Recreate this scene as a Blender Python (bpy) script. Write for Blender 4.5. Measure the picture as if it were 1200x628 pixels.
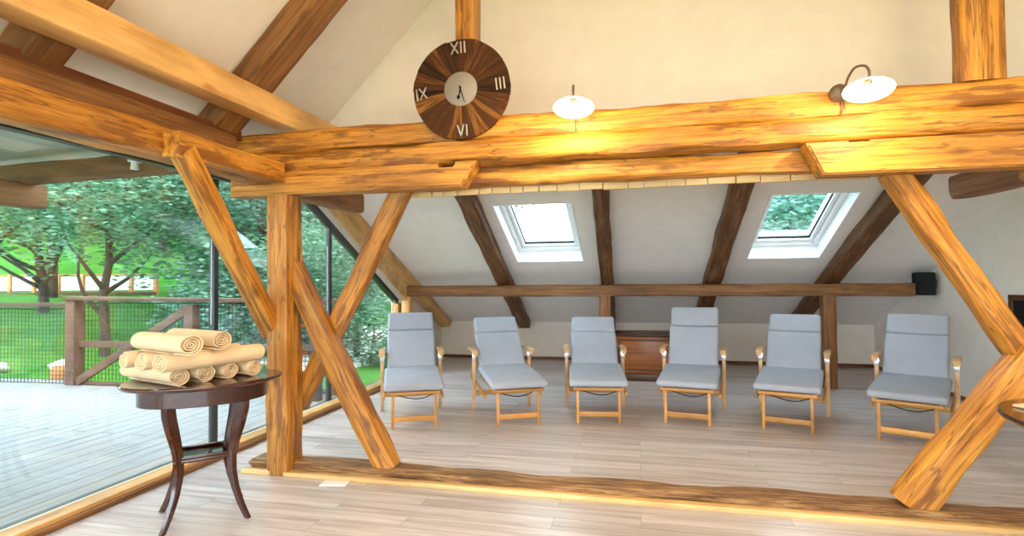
import bpy, bmesh, math, random
from mathutils import Vector, Matrix, noise
from math import sin, cos, pi, radians as R

# ------------------------------------------------------------------ clear
for o in list(bpy.data.objects):
    bpy.data.objects.remove(o)
scn = bpy.context.scene
COL = scn.collection
rnd = random.Random(7)

# ------------------------------------------------------------------ camera
EYE = Vector((0, 0, 1.3))
th, pt, ro = R(12.8), R(1.3), R(-0.4)
fw = Vector((-sin(th)*cos(pt), cos(th)*cos(pt), sin(pt)))
r0 = Vector((cos(th), sin(th), 0)); u0 = r0.cross(fw)
rr = r0*cos(ro)+u0*sin(ro); uu = u0*cos(ro)-r0*sin(ro)
cam = bpy.data.cameras.new('camera'); cam.sensor_width = 36; cam.lens = 650/1200*36
cam.clip_start = 0.05; cam.clip_end = 300
co = bpy.data.objects.new('camera', cam); COL.objects.link(co)
m = Matrix((rr, uu, -fw)).transposed().to_4x4(); m.translation = EYE
co.matrix_world = m
scn.camera = co

# ------------------------------------------------------------------ world, lights, exposure
scn.view_settings.view_transform = 'Standard'
scn.view_settings.look = 'None'
scn.view_settings.gamma = 1
scn.view_settings.use_curve_mapping = False
scn.view_settings.exposure = 0.6
w = bpy.data.worlds.new('sky'); scn.world = w; w.use_nodes = True
wn = w.node_tree; wn.nodes.clear()
wo = wn.nodes.new('ShaderNodeOutputWorld'); wb = wn.nodes.new('ShaderNodeBackground')
wb.inputs[0].default_value = (0.80, 0.90, 1.0, 1); wb.inputs[1].default_value = 6.0
wn.links.new(wb.outputs[0], wo.inputs[0])

def lamp(name, kind, loc, power, col, size=0.1, rot=None, angle=None):
    l = bpy.data.lights.new(name, kind); l.energy = power; l.color = col
    if kind == 'AREA': l.shape = 'RECTANGLE'; l.size, l.size_y = size
    elif kind == 'SUN': l.angle = angle
    else: l.shadow_soft_size = size
    o = bpy.data.objects.new(name, l); COL.objects.link(o); o.location = loc
    if rot: o.rotation_euler = rot
    return o
lamp('sun', 'SUN', (6, -4, 9), 2.0, (1.0, 0.95, 0.86), rot=(R(42), 0, R(62)), angle=R(14))
WARM = (1.0, 0.64, 0.30)
# warm fill lights added in the tall front hall, above and behind the viewer
lamp('hall_fill', 'AREA', (-0.6, 0.3, 4.4), 92, WARM, (2.2, 1.6), rot=(R(18), 0, 0))
lamp('hall_fill', 'AREA', (1.6, -0.9, 2.9), 36, WARM, (1.4, 1.0), rot=(R(62), 0, R(10)))

# ------------------------------------------------------------------ material helpers
def mat(name):
    m = bpy.data.materials.new(name); m.use_nodes = True
    n = m.node_tree; b = n.nodes['Principled BSDF']
    return m, n, b
def nd(n, t, **k):
    x = n.nodes.new(t)
    for a, v in k.items(): setattr(x, a, v)
    return x
def ramp(n, stops):
    r = nd(n, 'ShaderNodeValToRGB'); e = r.color_ramp.elements
    while len(e) < len(stops): e.new(0.5)
    for i, (p, c) in enumerate(stops): e[i].position = p; e[i].color = (*c, 1)
    return r
def plain(name, col, rough=0.6, metal=0.0, bump=0.0, bscale=60, spec=0.5, vary=0.06):
    m, n, b = mat(name)
    tc = nd(n, 'ShaderNodeTexCoord'); ns = nd(n, 'ShaderNodeTexNoise'); ns.inputs['Scale'].default_value = 7
    ns.inputs['Detail'].default_value = 4
    n.links.new(tc.outputs['Object'], ns.inputs['Vector'])
    r = ramp(n, [(0.3, tuple(c*(1-vary) for c in col)), (0.7, tuple(min(1, c*(1+vary)) for c in col))])
    n.links.new(ns.outputs['Fac'], r.inputs[0]); n.links.new(r.outputs[0], b.inputs['Base Color'])
    b.inputs['Roughness'].default_value = rough; b.inputs['Metallic'].default_value = metal
    b.inputs['Specular IOR Level'].default_value = spec
    if bump:
        n2 = nd(n, 'ShaderNodeTexNoise'); n2.inputs['Scale'].default_value = bscale
        n.links.new(tc.outputs['Object'], n2.inputs['Vector'])
        bp = nd(n, 'ShaderNodeBump'); bp.inputs['Strength'].default_value = bump; bp.inputs['Distance'].default_value = 0.01
        n.links.new(n2.outputs['Fac'], bp.inputs['Height']); n.links.new(bp.outputs[0], b.inputs['Normal'])
    return m
def wood(name, stops, rough=0.5, knots=True, sx=0.7, st=13, bump=0.35, crack=0.35, knotcol=(0.10, 0.04, 0.01), coat=0.0, spec=0.4, patch=0.0, patchcol=(0.13, 0.055, 0.018)):
    """grain runs along the object's own x axis"""
    m, n, b = mat(name); L = n.links.new
    tc = nd(n, 'ShaderNodeTexCoord'); oi = nd(n, 'ShaderNodeObjectInfo')
    off = nd(n, 'ShaderNodeVectorMath', operation='SCALE'); off.inputs[0].default_value = (17.3, 9.1, 23.7)
    L(oi.outputs['Random'], off.inputs['Scale'])
    ad = nd(n, 'ShaderNodeVectorMath', operation='ADD'); L(tc.outputs['Object'], ad.inputs[0]); L(off.outputs[0], ad.inputs[1])
    mp = nd(n, 'ShaderNodeMapping'); mp.inputs['Scale'].default_value = (sx*1.3, st*1.8, st*1.8); L(ad.outputs[0], mp.inputs[0])
    n1 = nd(n, 'ShaderNodeTexNoise'); n1.inputs['Scale'].default_value = 1.6; n1.inputs['Detail'].default_value = 10
    n1.inputs['Roughness'].default_value = 0.7; n1.inputs['Distortion'].default_value = 0.25
    L(mp.outputs[0], n1.inputs['Vector'])
    r1 = ramp(n, stops); L(n1.outputs['Fac'], r1.inputs[0])
    colr = r1.outputs[0]
    # broad patches
    n2 = nd(n, 'ShaderNodeTexNoise'); n2.inputs['Scale'].default_value = 2.2; n2.inputs['Detail'].default_value = 3
    mp2 = nd(n, 'ShaderNodeMapping'); mp2.inputs['Scale'].default_value = (0.8, 2.2, 2.2); L(ad.outputs[0], mp2.inputs[0]); L(mp2.outputs[0], n2.inputs['Vector'])
    rp = ramp(n, [(0.32, (0.72, 0.68, 0.62)), (0.62, (1.12, 1.1, 1.06))]); L(n2.outputs['Fac'], rp.inputs[0])
    mx = nd(n, 'ShaderNodeMix', data_type='RGBA', blend_type='MULTIPLY'); mx.inputs['Factor'].default_value = 1.0
    L(colr, mx.inputs[6]); L(rp.outputs[0], mx.inputs[7]); colr = mx.outputs[2]
    if knots:
        mp3 = nd(n, 'ShaderNodeMapping'); mp3.inputs['Scale'].default_value = (2.3, 6.0, 6.0); L(ad.outputs[0], mp3.inputs[0])
        nn = nd(n, 'ShaderNodeTexNoise'); nn.inputs['Scale'].default_value = 3; L(mp3.outputs[0], nn.inputs['Vector'])
        mixv = nd(n, 'ShaderNodeMix', data_type='VECTOR'); mixv.inputs['Factor'].default_value = 0.12
        L(mp3.outputs[0], mixv.inputs[4]); L(nn.outputs['Color'], mixv.inputs[5])
        vo = nd(n, 'ShaderNodeTexVoronoi'); vo.inputs['Scale'].default_value = 1.0; L(mixv.outputs[1], vo.inputs['Vector'])
        rk = ramp(n, [(0.05, (1, 1, 1)), (0.17, (0, 0, 0))]); L(vo.outputs['Distance'], rk.inputs[0])
        mk = nd(n, 'ShaderNodeMix', data_type='RGBA'); L(rk.outputs[0], mk.inputs[0]); L(colr, mk.inputs[6])
        mk.inputs[7].default_value = (*knotcol, 1)
        sc = nd(n, 'ShaderNodeMath', operation='MULTIPLY'); sc.inputs[1].default_value = 0.75
        L(rk.outputs[0], sc.inputs[0]); L(sc.outputs[0], mk.inputs[0]); colr = mk.outputs[2]
    if crack:
        mp4 = nd(n, 'ShaderNodeMapping'); mp4.inputs['Scale'].default_value = (0.55, 9, 9); L(ad.outputs[0], mp4.inputs[0])
        n4 = nd(n, 'ShaderNodeTexNoise'); n4.inputs['Scale'].default_value = 1.9; n4.inputs['Detail'].default_value = 2; L(mp4.outputs[0], n4.inputs['Vector'])
        rc = ramp(n, [(0.485, (0, 0, 0)), (0.50, (1, 1, 1)), (0.515, (0, 0, 0))]); L(n4.outputs['Fac'], rc.inputs[0])
        m4 = nd(n, 'ShaderNodeMath', operation='MULTIPLY'); m4.inputs[1].default_value = crack; L(rc.outputs[0], m4.inputs[0])
        mc = nd(n, 'ShaderNodeMix', data_type='RGBA'); L(m4.outputs[0], mc.inputs[0]); L(colr, mc.inputs[6])
        mc.inputs[7].default_value = (*[c*0.5 for c in knotcol], 1); colr = mc.outputs[2]
    if patch:
        mp5 = nd(n, 'ShaderNodeMapping'); mp5.inputs['Scale'].default_value = (1.1, 7.5, 7.5); L(ad.outputs[0], mp5.inputs[0])
        n5 = nd(n, 'ShaderNodeTexNoise'); n5.inputs['Scale'].default_value = 1.7; n5.inputs['Detail'].default_value = 6; n5.inputs['Roughness'].default_value = 0.65; L(mp5.outputs[0], n5.inputs['Vector'])
        r5 = ramp(n, [(0.535, (0, 0, 0)), (0.60, (1, 1, 1))]); L(n5.outputs['Fac'], r5.inputs[0])
        m5 = nd(n, 'ShaderNodeMath', operation='MULTIPLY'); m5.inputs[1].default_value = patch; L(r5.outputs[0], m5.inputs[0])
        m6 = nd(n, 'ShaderNodeMix', data_type='RGBA'); L(m5.outputs[0], m6.inputs[0]); L(colr, m6.inputs[6]); m6.inputs[7].default_value = (*patchcol, 1); colr = m6.outputs[2]
    # tone of each timber
    hv = nd(n, 'ShaderNodeHueSaturation'); mr = nd(n, 'ShaderNodeMapRange'); mr.inputs[3].default_value = 0.88; mr.inputs[4].default_value = 1.12
    L(oi.outputs['Random'], mr.inputs[0]); L(mr.outputs[0], hv.inputs['Value']); L(colr, hv.inputs['Color'])
    L(hv.outputs[0], b.inputs['Base Color'])
    b.inputs['Roughness'].default_value = rough; b.inputs['Coat Weight'].default_value = coat
    b.inputs['Specular IOR Level'].default_value = spec
    if bump:
        bp = nd(n, 'ShaderNodeBump'); bp.inputs['Strength'].default_value = bump; bp.inputs['Distance'].default_value = 0.012
        L(n1.outputs['Fac'], bp.inputs['Height']); L(bp.outputs[0], b.inputs['Normal'])
    return m

M = {}
M['gold'] = wood('golden_old_wood', [(0.30, (0.17, 0.052, 0.006)), (0.45, (0.43, 0.170, 0.020)), (0.58, (0.60, 0.275, 0.040)), (0.8, (0.70, 0.40, 0.10))], rough=0.42, bump=0.55, crack=0.7, patch=0.8, patchcol=(0.19, 0.065, 0.012))
M['dark'] = wood('dark_rafter_wood', [(0.3, (0.045, 0.016, 0.005)), (0.5, (0.13, 0.052, 0.018)), (0.7, (0.22, 0.10, 0.04))], rough=0.55, crack=0.5, patch=0.45, patchcol=(0.30, 0.17, 0.09))
M['brown'] = wood('brown_old_wood', [(0.3, (0.10, 0.04, 0.012)), (0.5, (0.24, 0.105, 0.032)), (0.72, (0.36, 0.17, 0.06))], rough=0.55)
M['new'] = wood('new_planed_wood', [(0.25, (0.50, 0.26, 0.075)), (0.5, (0.68, 0.40, 0.14)), (0.75, (0.76, 0.48, 0.20))], rough=0.4, bump=0.08, crack=0, knotcol=(0.34, 0.13, 0.03), st=8)
M['pale'] = wood('pale_board_wood', [(0.3, (0.60, 0.38, 0.15)), (0.7, (0.78, 0.55, 0.26))], rough=0.45, bump=0.05, crack=0, knots=False)
M['sillwood'] = wood('rough_sill_wood', [(0.34, (0.07, 0.028, 0.009)), (0.46, (0.26, 0.125, 0.042)), (0.58, (0.46, 0.28, 0.125)), (0.74, (0.60, 0.43, 0.26))], rough=0.6, sx=1.6, st=22, bump=0.9, crack=0.6, patch=0.75, patchcol=(0.16, 0.07, 0.02))
M['red'] = wood('red_brown_board', [(0.3, (0.13, 0.035, 0.012)), (0.7, (0.24, 0.075, 0.025))], knots=False, crack=0, bump=0.08)
M['teak'] = wood('teak', [(0.3, (0.40, 0.18, 0.04)), (0.7, (0.62, 0.33, 0.10))], rough=0.4, knots=False, crack=0, bump=0.05, st=30)
M['teak_pale'] = wood('pale_teak', [(0.3, (0.50, 0.30, 0.14)), (0.7, (0.66, 0.44, 0.24))], rough=0.35, knots=False, crack=0, bump=0.05, st=30)
M['mahog'] = wood('mahogany', [(0.3, (0.018, 0.0035, 0.002)), (0.55, (0.050, 0.010, 0.004)), (0.75, (0.085, 0.019, 0.007))], rough=0.16, knots=False, crack=0, bump=0.02, st=16, coat=0.5, spec=0.5)
M['chest'] = wood('chest_wood', [(0.3, (0.16, 0.045, 0.010)), (0.6, (0.34, 0.12, 0.03)), (0.8, (0.44, 0.18, 0.05))], rough=0.3, knots=False, crack=0, bump=0.04)
M['chest_dark'] = wood('chest_dark_wood', [(0.3, (0.05, 0.016, 0.006)), (0.7, (0.13, 0.05, 0.018))], rough=0.35, knots=False, crack=0, bump=0.04)
M['grey_wood'] = wood('weathered_wood', [(0.3, (0.06, 0.032, 0.020)), (0.7, (0.16, 0.095, 0.065))], rough=0.8, crack=0.4)
M['porch'] = wood('porch_timber', [(0.3, (0.12, 0.06, 0.024)), (0.7, (0.27, 0.15, 0.065))], rough=0.7)
M['plaster'] = plain('cream_plaster', (0.80, 0.735, 0.645), 0.9, bump=0.12, bscale=40, vary=0.03)
M['plaster_white'] = plain('white_plaster', (0.86, 0.80, 0.75), 0.9, bump=0.12, bscale=40, vary=0.03)
M['white'] = plain('white_paint', (0.92, 0.93, 0.94), 0.4, vary=0.02)
M['white_board'] = plain('white_lining', (0.72, 0.72, 0.68), 0.6)
M['porch_ceiling'] = plain('grey_green_boards', (0.50, 0.54, 0.47), 0.7)
M['frame_dark'] = plain('dark_grey_frame', (0.022, 0.024, 0.026), 0.4)
M['black'] = plain('black_plastic', (0.008, 0.008, 0.008), 0.7, spec=0.2)
M['net'] = plain('black_net', (0.010, 0.012, 0.012), 0.7)
M['metal'] = plain('brushed_metal', (0.62, 0.62, 0.62), 0.3, 1.0)
M['pewter'] = plain('dull_pewter', (0.27, 0.235, 0.20), 0.6, 0.3)
M['iron'] = plain('old_iron', (0.20, 0.15, 0.11), 0.5, 0.8)
M['enamel'] = plain('white_enamel', (0.85, 0.84, 0.80), 0.25)
M['grey_cloth'] = plain('grey_cushion_cloth', (0.335, 0.370, 0.435), 0.85, bump=0.15, bscale=350, vary=0.04)
M['towel'] = plain('cream_terry', (0.78, 0.575, 0.345), 0.95, bump=0.5, bscale=260, vary=0.06)
M['paper'] = plain('white_card', (0.84, 0.82, 0.78), 0.6, vary=0.02)
M['stone'] = plain('pale_stone', (0.62, 0.62, 0.60), 0.9, bump=0.5, bscale=6, vary=0.2)
M['terracotta'] = plain('orange_brown_stump', (0.55, 0.22, 0.07), 0.8, vary=0.2)
M['bark'] = plain('tree_bark', (0.045, 0.035, 0.026), 0.9, bump=0.7, bscale=18, vary=0.35)
M['house_white'] = plain('white_render', (0.80, 0.80, 0.78), 0.8)
M['house_roof'] = plain('grey_roof', (0.32, 0.31, 0.31), 0.8)

def floor_mat():
    m, n, b = mat('laminate_planks'); L = n.links.new
    tc = nd(n, 'ShaderNodeTexCoord')
    br = nd(n, 'ShaderNodeTexBrick'); br.offset = 0.37; br.inputs['Scale'].default_value = 1
    br.inputs['Brick Width'].default_value = 1.25; br.inputs['Row Height'].default_value = 0.145
    br.inputs['Mortar Size'].default_value = 0.0012; br.inputs['Mortar Smooth'].default_value = 0.2; br.inputs['Bias'].default_value = 0.0
    br.inputs['Color1'].default_value = (0.0, 0.0, 0.0, 1); br.inputs['Color2'].default_value = (1, 1, 1, 1); br.inputs['Mortar'].default_value = (0.35, 0.35, 0.35, 1)
    L(tc.outputs['Object'], br.inputs['Vector'])
    mp = nd(n, 'ShaderNodeMapping'); mp.inputs['Scale'].default_value = (0.9, 13, 1)
    sc = nd(n, 'ShaderNodeVectorMath', operation='SCALE'); sc.inputs['Scale'].default_value = 9.0; L(br.outputs['Color'], sc.inputs[0])
    ad = nd(n, 'ShaderNodeVectorMath', operation='ADD'); L(tc.outputs['Object'], ad.inputs[0]); L(sc.outputs[0], ad.inputs[1]); L(ad.outputs[0], mp.inputs[0])
    n1 = nd(n, 'ShaderNodeTexNoise'); n1.inputs['Scale'].default_value = 1.5; n1.inputs['Detail'].default_value = 6; n1.inputs['Roughness'].default_value = 0.6; n1.inputs['Distortion'].default_value = 0.4
    L(mp.outputs[0], n1.inputs['Vector'])
    r = ramp(n, [(0.28, (0.35, 0.29, 0.275)), (0.45, (0.50, 0.445, 0.435)), (0.58, (0.60, 0.555, 0.55)), (0.75, (0.68, 0.645, 0.65))]); L(n1.outputs['Fac'], r.inputs[0])
    rb = ramp(n, [(0.0, (0.84, 0.83, 0.83)), (1.0, (1.1, 1.1, 1.1))]); L(br.outputs['Color'], rb.inputs[0])
    mx = nd(n, 'ShaderNodeMix', data_type='RGBA', blend_type='MULTIPLY'); mx.inputs['Factor'].default_value = 1; L(r.outputs[0], mx.inputs[6]); L(rb.outputs[0], mx.inputs[7])
    md = nd(n, 'ShaderNodeMix', data_type='RGBA'); L(br.outputs['Fac'], md.inputs[0]); L(mx.outputs[2], md.inputs[6]); md.inputs[7].default_value = (0.16, 0.13, 0.12, 1)
    L(md.outputs[2], b.inputs['Base Color'])
    b.inputs['Roughness'].default_value = 0.30; b.inputs['Specular IOR Level'].default_value = 0.55
    bp = nd(n, 'ShaderNodeBump'); bp.inputs['Strength'].default_value = 0.06; bp.inputs['Distance'].default_value = 0.004
    L(n1.outputs['Fac'], bp.inputs['Height']); L(bp.outputs[0], b.inputs['Normal'])
    return m
M['floor'] = floor_mat()
def deck_mat():
    m, n, b = mat('deck_boards'); L = n.links.new
    tc = nd(n, 'ShaderNodeTexCoord'); mr = nd(n, 'ShaderNodeMapping'); mr.inputs['Rotation'].default_value = (0, 0, pi/2); L(tc.outputs['Object'], mr.inputs[0])
    br = nd(n, 'ShaderNodeTexBrick'); br.offset = 0.5; br.inputs['Scale'].default_value = 1
    br.inputs['Brick Width'].default_value = 4.0; br.inputs['Row Height'].default_value = 0.16; br.inputs['Mortar Size'].default_value = 0.006
    br.inputs['Color1'].default_value = (0, 0, 0, 1); br.inputs['Color2'].default_value = (1, 1, 1, 1); br.inputs['Mortar'].default_value = (0.5, 0.5, 0.5, 1)
    L(mr.outputs[0], br.inputs['Vector'])
    mp = nd(n, 'ShaderNodeMapping'); mp.inputs['Scale'].default_value = (1.0, 14, 1); L(mr.outputs[0], mp.inputs[0])
    n1 = nd(n, 'ShaderNodeTexNoise'); n1.inputs['Scale'].default_value = 1.7; n1.inputs['Detail'].default_value = 6; L(mp.outputs[0], n1.inputs['Vector'])
    r = ramp(n, [(0.28, (0.12, 0.12, 0.115)), (0.42, (0.23, 0.245, 0.25)), (0.7, (0.30, 0.325, 0.335))]); L(n1.outputs['Fac'], r.inputs[0])
    md = nd(n, 'ShaderNodeMix', data_type='RGBA'); L(br.outputs['Fac'], md.inputs[0]); L(r.outputs[0], md.inputs[6]); md.inputs[7].default_value = (0.03, 0.03, 0.03, 1)
    L(md.outputs[2], b.inputs['Base Color']); b.inputs['Roughness'].default_value = 0.55
    return m
M['deck'] = deck_mat()
def grass_mat():
    m, n, b = mat('meadow_grass'); L = n.links.new
    tc = nd(n, 'ShaderNodeTexCoord')
    n1 = nd(n, 'ShaderNodeTexNoise'); n1.inputs['Scale'].default_value = 0.55; n1.inputs['Detail'].default_value = 9; n1.inputs['Roughness'].default_value = 0.7
    L(tc.outputs['Object'], n1.inputs['Vector'])
    r = ramp(n, [(0.3, (0.02, 0.115, 0.012)), (0.5, (0.042, 0.21, 0.018)), (0.7, (0.09, 0.28, 0.04))]); L(n1.outputs['Fac'], r.inputs[0])
    L(r.outputs[0], b.inputs['Base Color']); b.inputs['Roughness'].default_value = 0.9; b.inputs['Specular IOR Level'].default_value = 0.1
    n2 = nd(n, 'ShaderNodeTexNoise'); n2.inputs['Scale'].default_value = 30; L(tc.outputs['Object'], n2.inputs['Vector'])
    bp = nd(n, 'ShaderNodeBump'); bp.inputs['Strength'].default_value = 0.8; bp.inputs['Distance'].default_value = 0.06
    L(n2.outputs['Fac'], bp.inputs['Height']); L(bp.outputs[0], b.inputs['Normal'])
    return m
M['grass'] = grass_mat()
def leaf_mat(name, a, c):
    m, n, b = mat(name); L = n.links.new
    g = nd(n, 'ShaderNodeNewGeometry'); r = ramp(n, [(0.0, a), (1.0, c)]); L(g.outputs['Random Per Island'], r.inputs[0])
    L(r.outputs[0], b.inputs['Base Color']); b.inputs['Roughness'].default_value = 0.5; b.inputs['Specular IOR Level'].default_value = 0.4
    tr = nd(n, 'ShaderNodeBsdfTranslucent'); L(r.outputs[0], tr.inputs[0])
    mx = nd(n, 'ShaderNodeMixShader'); mx.inputs[0].default_value = 0.35; L(b.outputs[0], mx.inputs[1]); L(tr.outputs[0], mx.inputs[2])
    L(mx.outputs[0], n.nodes['Material Output'].inputs[0])
    return m
M['leaf'] = leaf_mat('green_leaves', (0.03, 0.14, 0.07), (0.19, 0.36, 0.23))
M['leaf2'] = leaf_mat('blue_green_leaves', (0.022, 0.11, 0.07), (0.13, 0.29, 0.21))
M['leaf3'] = leaf_mat('yellow_green_leaves', (0.05, 0.15, 0.05), (0.19, 0.33, 0.16))
M['leaf_haze'] = leaf_mat('haze_tinted_leaves', (0.20, 0.36, 0.32), (0.36, 0.52, 0.48))  # distance haze painted into the leaf colour as pale teal
def glass_mat(name, tint=(1, 1, 1), ior=1.5):
    m = bpy.data.materials.new(name); m.use_nodes = True; n = m.node_tree; n.nodes.clear(); L = n.links.new
    o = nd(n, 'ShaderNodeOutputMaterial'); t = nd(n, 'ShaderNodeBsdfTransparent'); t.inputs[0].default_value = (*tint, 1)
    g = nd(n, 'ShaderNodeBsdfGlossy'); g.inputs['Roughness'].default_value = 0.0
    f = nd(n, 'ShaderNodeFresnel'); ge = nd(n, 'ShaderNodeNewGeometry')
    mi = nd(n, 'ShaderNodeMapRange'); mi.inputs[3].default_value = ior; mi.inputs[4].default_value = 1/ior   # same reflectance from either side
    L(ge.outputs['Backfacing'], mi.inputs[0]); L(mi.outputs[0], f.inputs[0])
    x = nd(n, 'ShaderNodeMixShader'); L(f.outputs[0], x.inputs[0]); L(t.outputs[0], x.inputs[1]); L(g.outputs[0], x.inputs[2]); L(x.outputs[0], o.inputs[0])
    return m
M['glass'] = glass_mat('window_glass', (0.95, 0.98, 0.97), 1.85)
M['sky_glass'] = glass_mat('skylight_glass', (0.86, 0.95, 0.96))
def emit(name, col, s):
    m, n, b = mat(name); b.inputs['Base Color'].default_value = (*col, 1); b.inputs['Emission Color'].default_value = (*col, 1); b.inputs['Emission Strength'].default_value = s
    return m
M['bulb'] = emit('lit_bulb', (1.0, 0.86, 0.62), 14)

# ------------------------------------------------------------------ mesh helpers
def mesh_obj(name, bm, m, parent=None, smooth=True, angle=38):
    bmesh.ops.recalc_face_normals(bm, faces=bm.faces)
    me = bpy.data.meshes.new(name); bm.to_mesh(me); bm.free()
    if smooth:
        me.polygons.foreach_set('use_smooth', [True]*len(me.polygons))
        me.set_sharp_from_angle(angle=R(angle))
    for k in (m if isinstance(m, (list, tuple)) else [m]): me.materials.append(M[k] if isinstance(k, str) else k)
    o = bpy.data.objects.new(name, me); COL.objects.link(o)
    if parent: o.parent = parent
    return o
def tag(o, label, cat, group=None, kind=None):
    o['label'] = label; o['category'] = cat
    if group: o['group'] = group
    if kind: o['kind'] = kind
    return o
def struct(o, label=None):
    o['kind'] = 'structure'
    if label: o['label'] = label
    return o
def thing(name, label, cat, loc=(0, 0, 0), rz=0, group=None):
    o = bpy.data.objects.new(name, None); COL.objects.link(o); o.location = loc; o.rotation_euler = (0, 0, rz)
    o.empty_display_size = 0.1
    return tag(o, label, cat, group)
def box(bm, lo, hi, bev=0.0, seg=2, mtx=None):
    c = [(lo[i]+hi[i])/2 for i in range(3)]; s = [abs(hi[i]-lo[i]) for i in range(3)]
    g = bmesh.ops.create_cube(bm, size=1, matrix=Matrix.Translation(c) @ Matrix.Diagonal((*s, 1)))
    vs = g['verts']
    if bev:
        es = list({e for v in vs for e in v.link_edges})
        q = bmesh.ops.bevel(bm, geom=es, offset=min(bev, min(s)*0.49), segments=seg, affect='EDGES', profile=0.5)
        vs = list({v for f in q['faces'] for v in f.verts} | {v for v in vs if v.is_valid})
    if mtx: bmesh.ops.transform(bm, matrix=mtx, verts=vs)
    return vs
def frame_x(d, up=Vector((0, 0, 1))):
    x = d.normalized(); y = up.cross(x)
    if y.length < 1e-4: y = Vector((0, 1, 0))
    y.normalize(); z = x.cross(y)
    return Matrix((x, y, z)).transposed()
def bar(bm, p0, p1, wy, hz, bev=0.004, up=Vector((0, 0, 1))):
    p0, p1 = Vector(p0), Vector(p1); d = p1-p0
    mt = frame_x(d, up).to_4x4(); mt.translation = (p0+p1)/2
    return box(bm, (-d.length/2, -wy/2, -hz/2), (d.length/2, wy/2, hz/2), bev, 2, mt)
def tube(bm, pts, r, n=8, cap=True):
    pts = [Vector(p) for p in pts]; rs = r if isinstance(r, (list, tuple)) else [r]*len(pts)
    rings = []; up = None
    for i, p in enumerate(pts):
        d = (pts[min(i+1, len(pts)-1)]-pts[max(i-1, 0)]).normalized()
        if up is None: up = Vector((0, 0, 1)) if abs(d.z) < 0.9 else Vector((1, 0, 0))
        a = d.cross(up).normalized(); up = a.cross(d).normalized()
        rings.append([bm.verts.new(p+(a*cos(2*pi*k/n)+up*sin(2*pi*k/n))*rs[i]) for k in range(n)])
    for A, B in zip(rings, rings[1:]):
        for k in range(n): bm.faces.new((A[k], A[(k+1) % n], B[(k+1) % n], B[k]))
    if cap: bm.faces.new(rings[0][::-1]); bm.faces.new(rings[-1])
def lathe(bm, prof, n=32, mtx=None, close=False):
    rings = []
    for r, z in prof:
        if r < 1e-6: rings.append([bm.verts.new((0, 0, z))])
        else: rings.append([bm.verts.new((r*cos(2*pi*k/n), r*sin(2*pi*k/n), z)) for k in range(n)])
    prs = list(zip(rings, rings[1:]))
    if close: prs.append((rings[-1], rings[0]))
    for A, B in prs:
        for k in range(n):
            j = (k+1) % n
            if len(A) == 1 and len(B) == 1: continue
            if len(A) == 1: bm.faces.new((A[0], B[k], B[j]))
            elif len(B) == 1: bm.faces.new((A[k], A[j], B[0]))
            else: bm.faces.new((A[k], A[j], B[j], B[k]))
    if mtx: bmesh.ops.transform(bm, matrix=mtx, verts=[v for r_ in rings for v in r_])
def extrude_poly(bm, pts, off):
    """pts: list of 3-D points (planar), off: vector"""
    off = Vector(off)
    A = [bm.verts.new(p) for p in pts]; B = [bm.verts.new(Vector(p)+off) for p in pts]
    bm.faces.new(A[::-1]); bm.faces.new(B)
    for i in range(len(A)):
        j = (i+1) % len(A); bm.faces.new((A[i], A[j], B[j], B[i]))
def qbox(name, lo, hi, m, parent=None, bev=0.0):
    """box whose origin lies at its low corner with x along its longest side"""
    bm = bmesh.new(); box(bm, lo, hi, bev); return mesh_obj(name, bm, m, parent)

def beam(name, p0, p1, wy, hz, m, label=None, cat='timber beam', rough=0.006, cham=0.16, up=(0, 0, 1), seed=None, parent=None, step=0.09, taper=1.0, group=None):
    """hand-hewn timber: chamfered rectangle swept from p0 to p1 with wany edges; local x is the grain"""
    p0, p1 = Vector(p0), Vector(p1); d = p1-p0; Ln = d.length
    sd = seed if seed is not None else rnd.random()*100
    mt = frame_x(d, Vector(up)).to_4x4(); mt.translation = p0
    n = max(2, int(Ln/step)); bm = bmesh.new(); rings = []
    sec = []
    a, b = wy/2, hz/2; c = min(wy, hz)*cham
    for (sx, sy) in ((1, 1), (-1, 1), (-1, -1), (1, -1)):
        k = [(sx*(a-c), sy*b), (sx*(a-c*0.3), sy*(b-c*0.3)), (sx*a, sy*(b-c))]
        if sx*sy < 0: k = k[::-1]
        k = k if (sx, sy) in ((1, 1), (-1, -1)) else k
        sec += [k] if False else [k]
    pts = []
    order = [sec[0][::-1], sec[1][::-1], sec[2][::-1], sec[3][::-1]]
    for k in order: pts += k
    # add mid-face points
    full = []
    for i in range(len(pts)):
        q, r_ = pts[i], pts[(i+1) % len(pts)]
        full.append(q)
        if i % 3 == 2: full.append(((q[0]+r_[0])/2, (q[1]+r_[1])/2))
    for i in range(n+1):
        x = Ln*i/n; f = 1+(taper-1)*i/n; ring = []
        bow = noise.noise(Vector((x*0.6, sd, 1.7)))*rough*1.2
        for j, (y, z) in enumerate(full):
            g = 1+noise.noise(Vector((x*2.2, sd+j*0.55, 3.1)))*rough/max(a, b)*2.0+noise.noise(Vector((x*7, sd+j*1.7, 9.1)))*rough/max(a, b)*0.7
            ring.append(bm.verts.new((x, y*f*g+bow, z*f*g+bow)))
        rings.append(ring)
    K = len(full)
    for A, B in zip(rings, rings[1:]):
        for k in range(K): bm.faces.new((A[k], A[(k+1) % K], B[(k+1) % K], B[k]))
    bm.faces.new(rings[0][::-1]); bm.faces.new(rings[-1])
    o = mesh_obj(name, bm, m, parent, angle=50)
    o.matrix_world = mt
    if label: tag(o, label, cat, group)
    return o

# ------------------------------------------------------------------ THE SETTING
XR, YB = 3.33, 9.04            # right wall, knee wall
XG = -3.2                      # glass wall plane
def roof_z(y): return 0.62+0.45*(YB-y)
bm = bmesh.new(); box(bm, (-3.2, -2.5, -0.12), (XR, YB, 0)); struct(mesh_obj('floor', bm, 'floor'))
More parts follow.
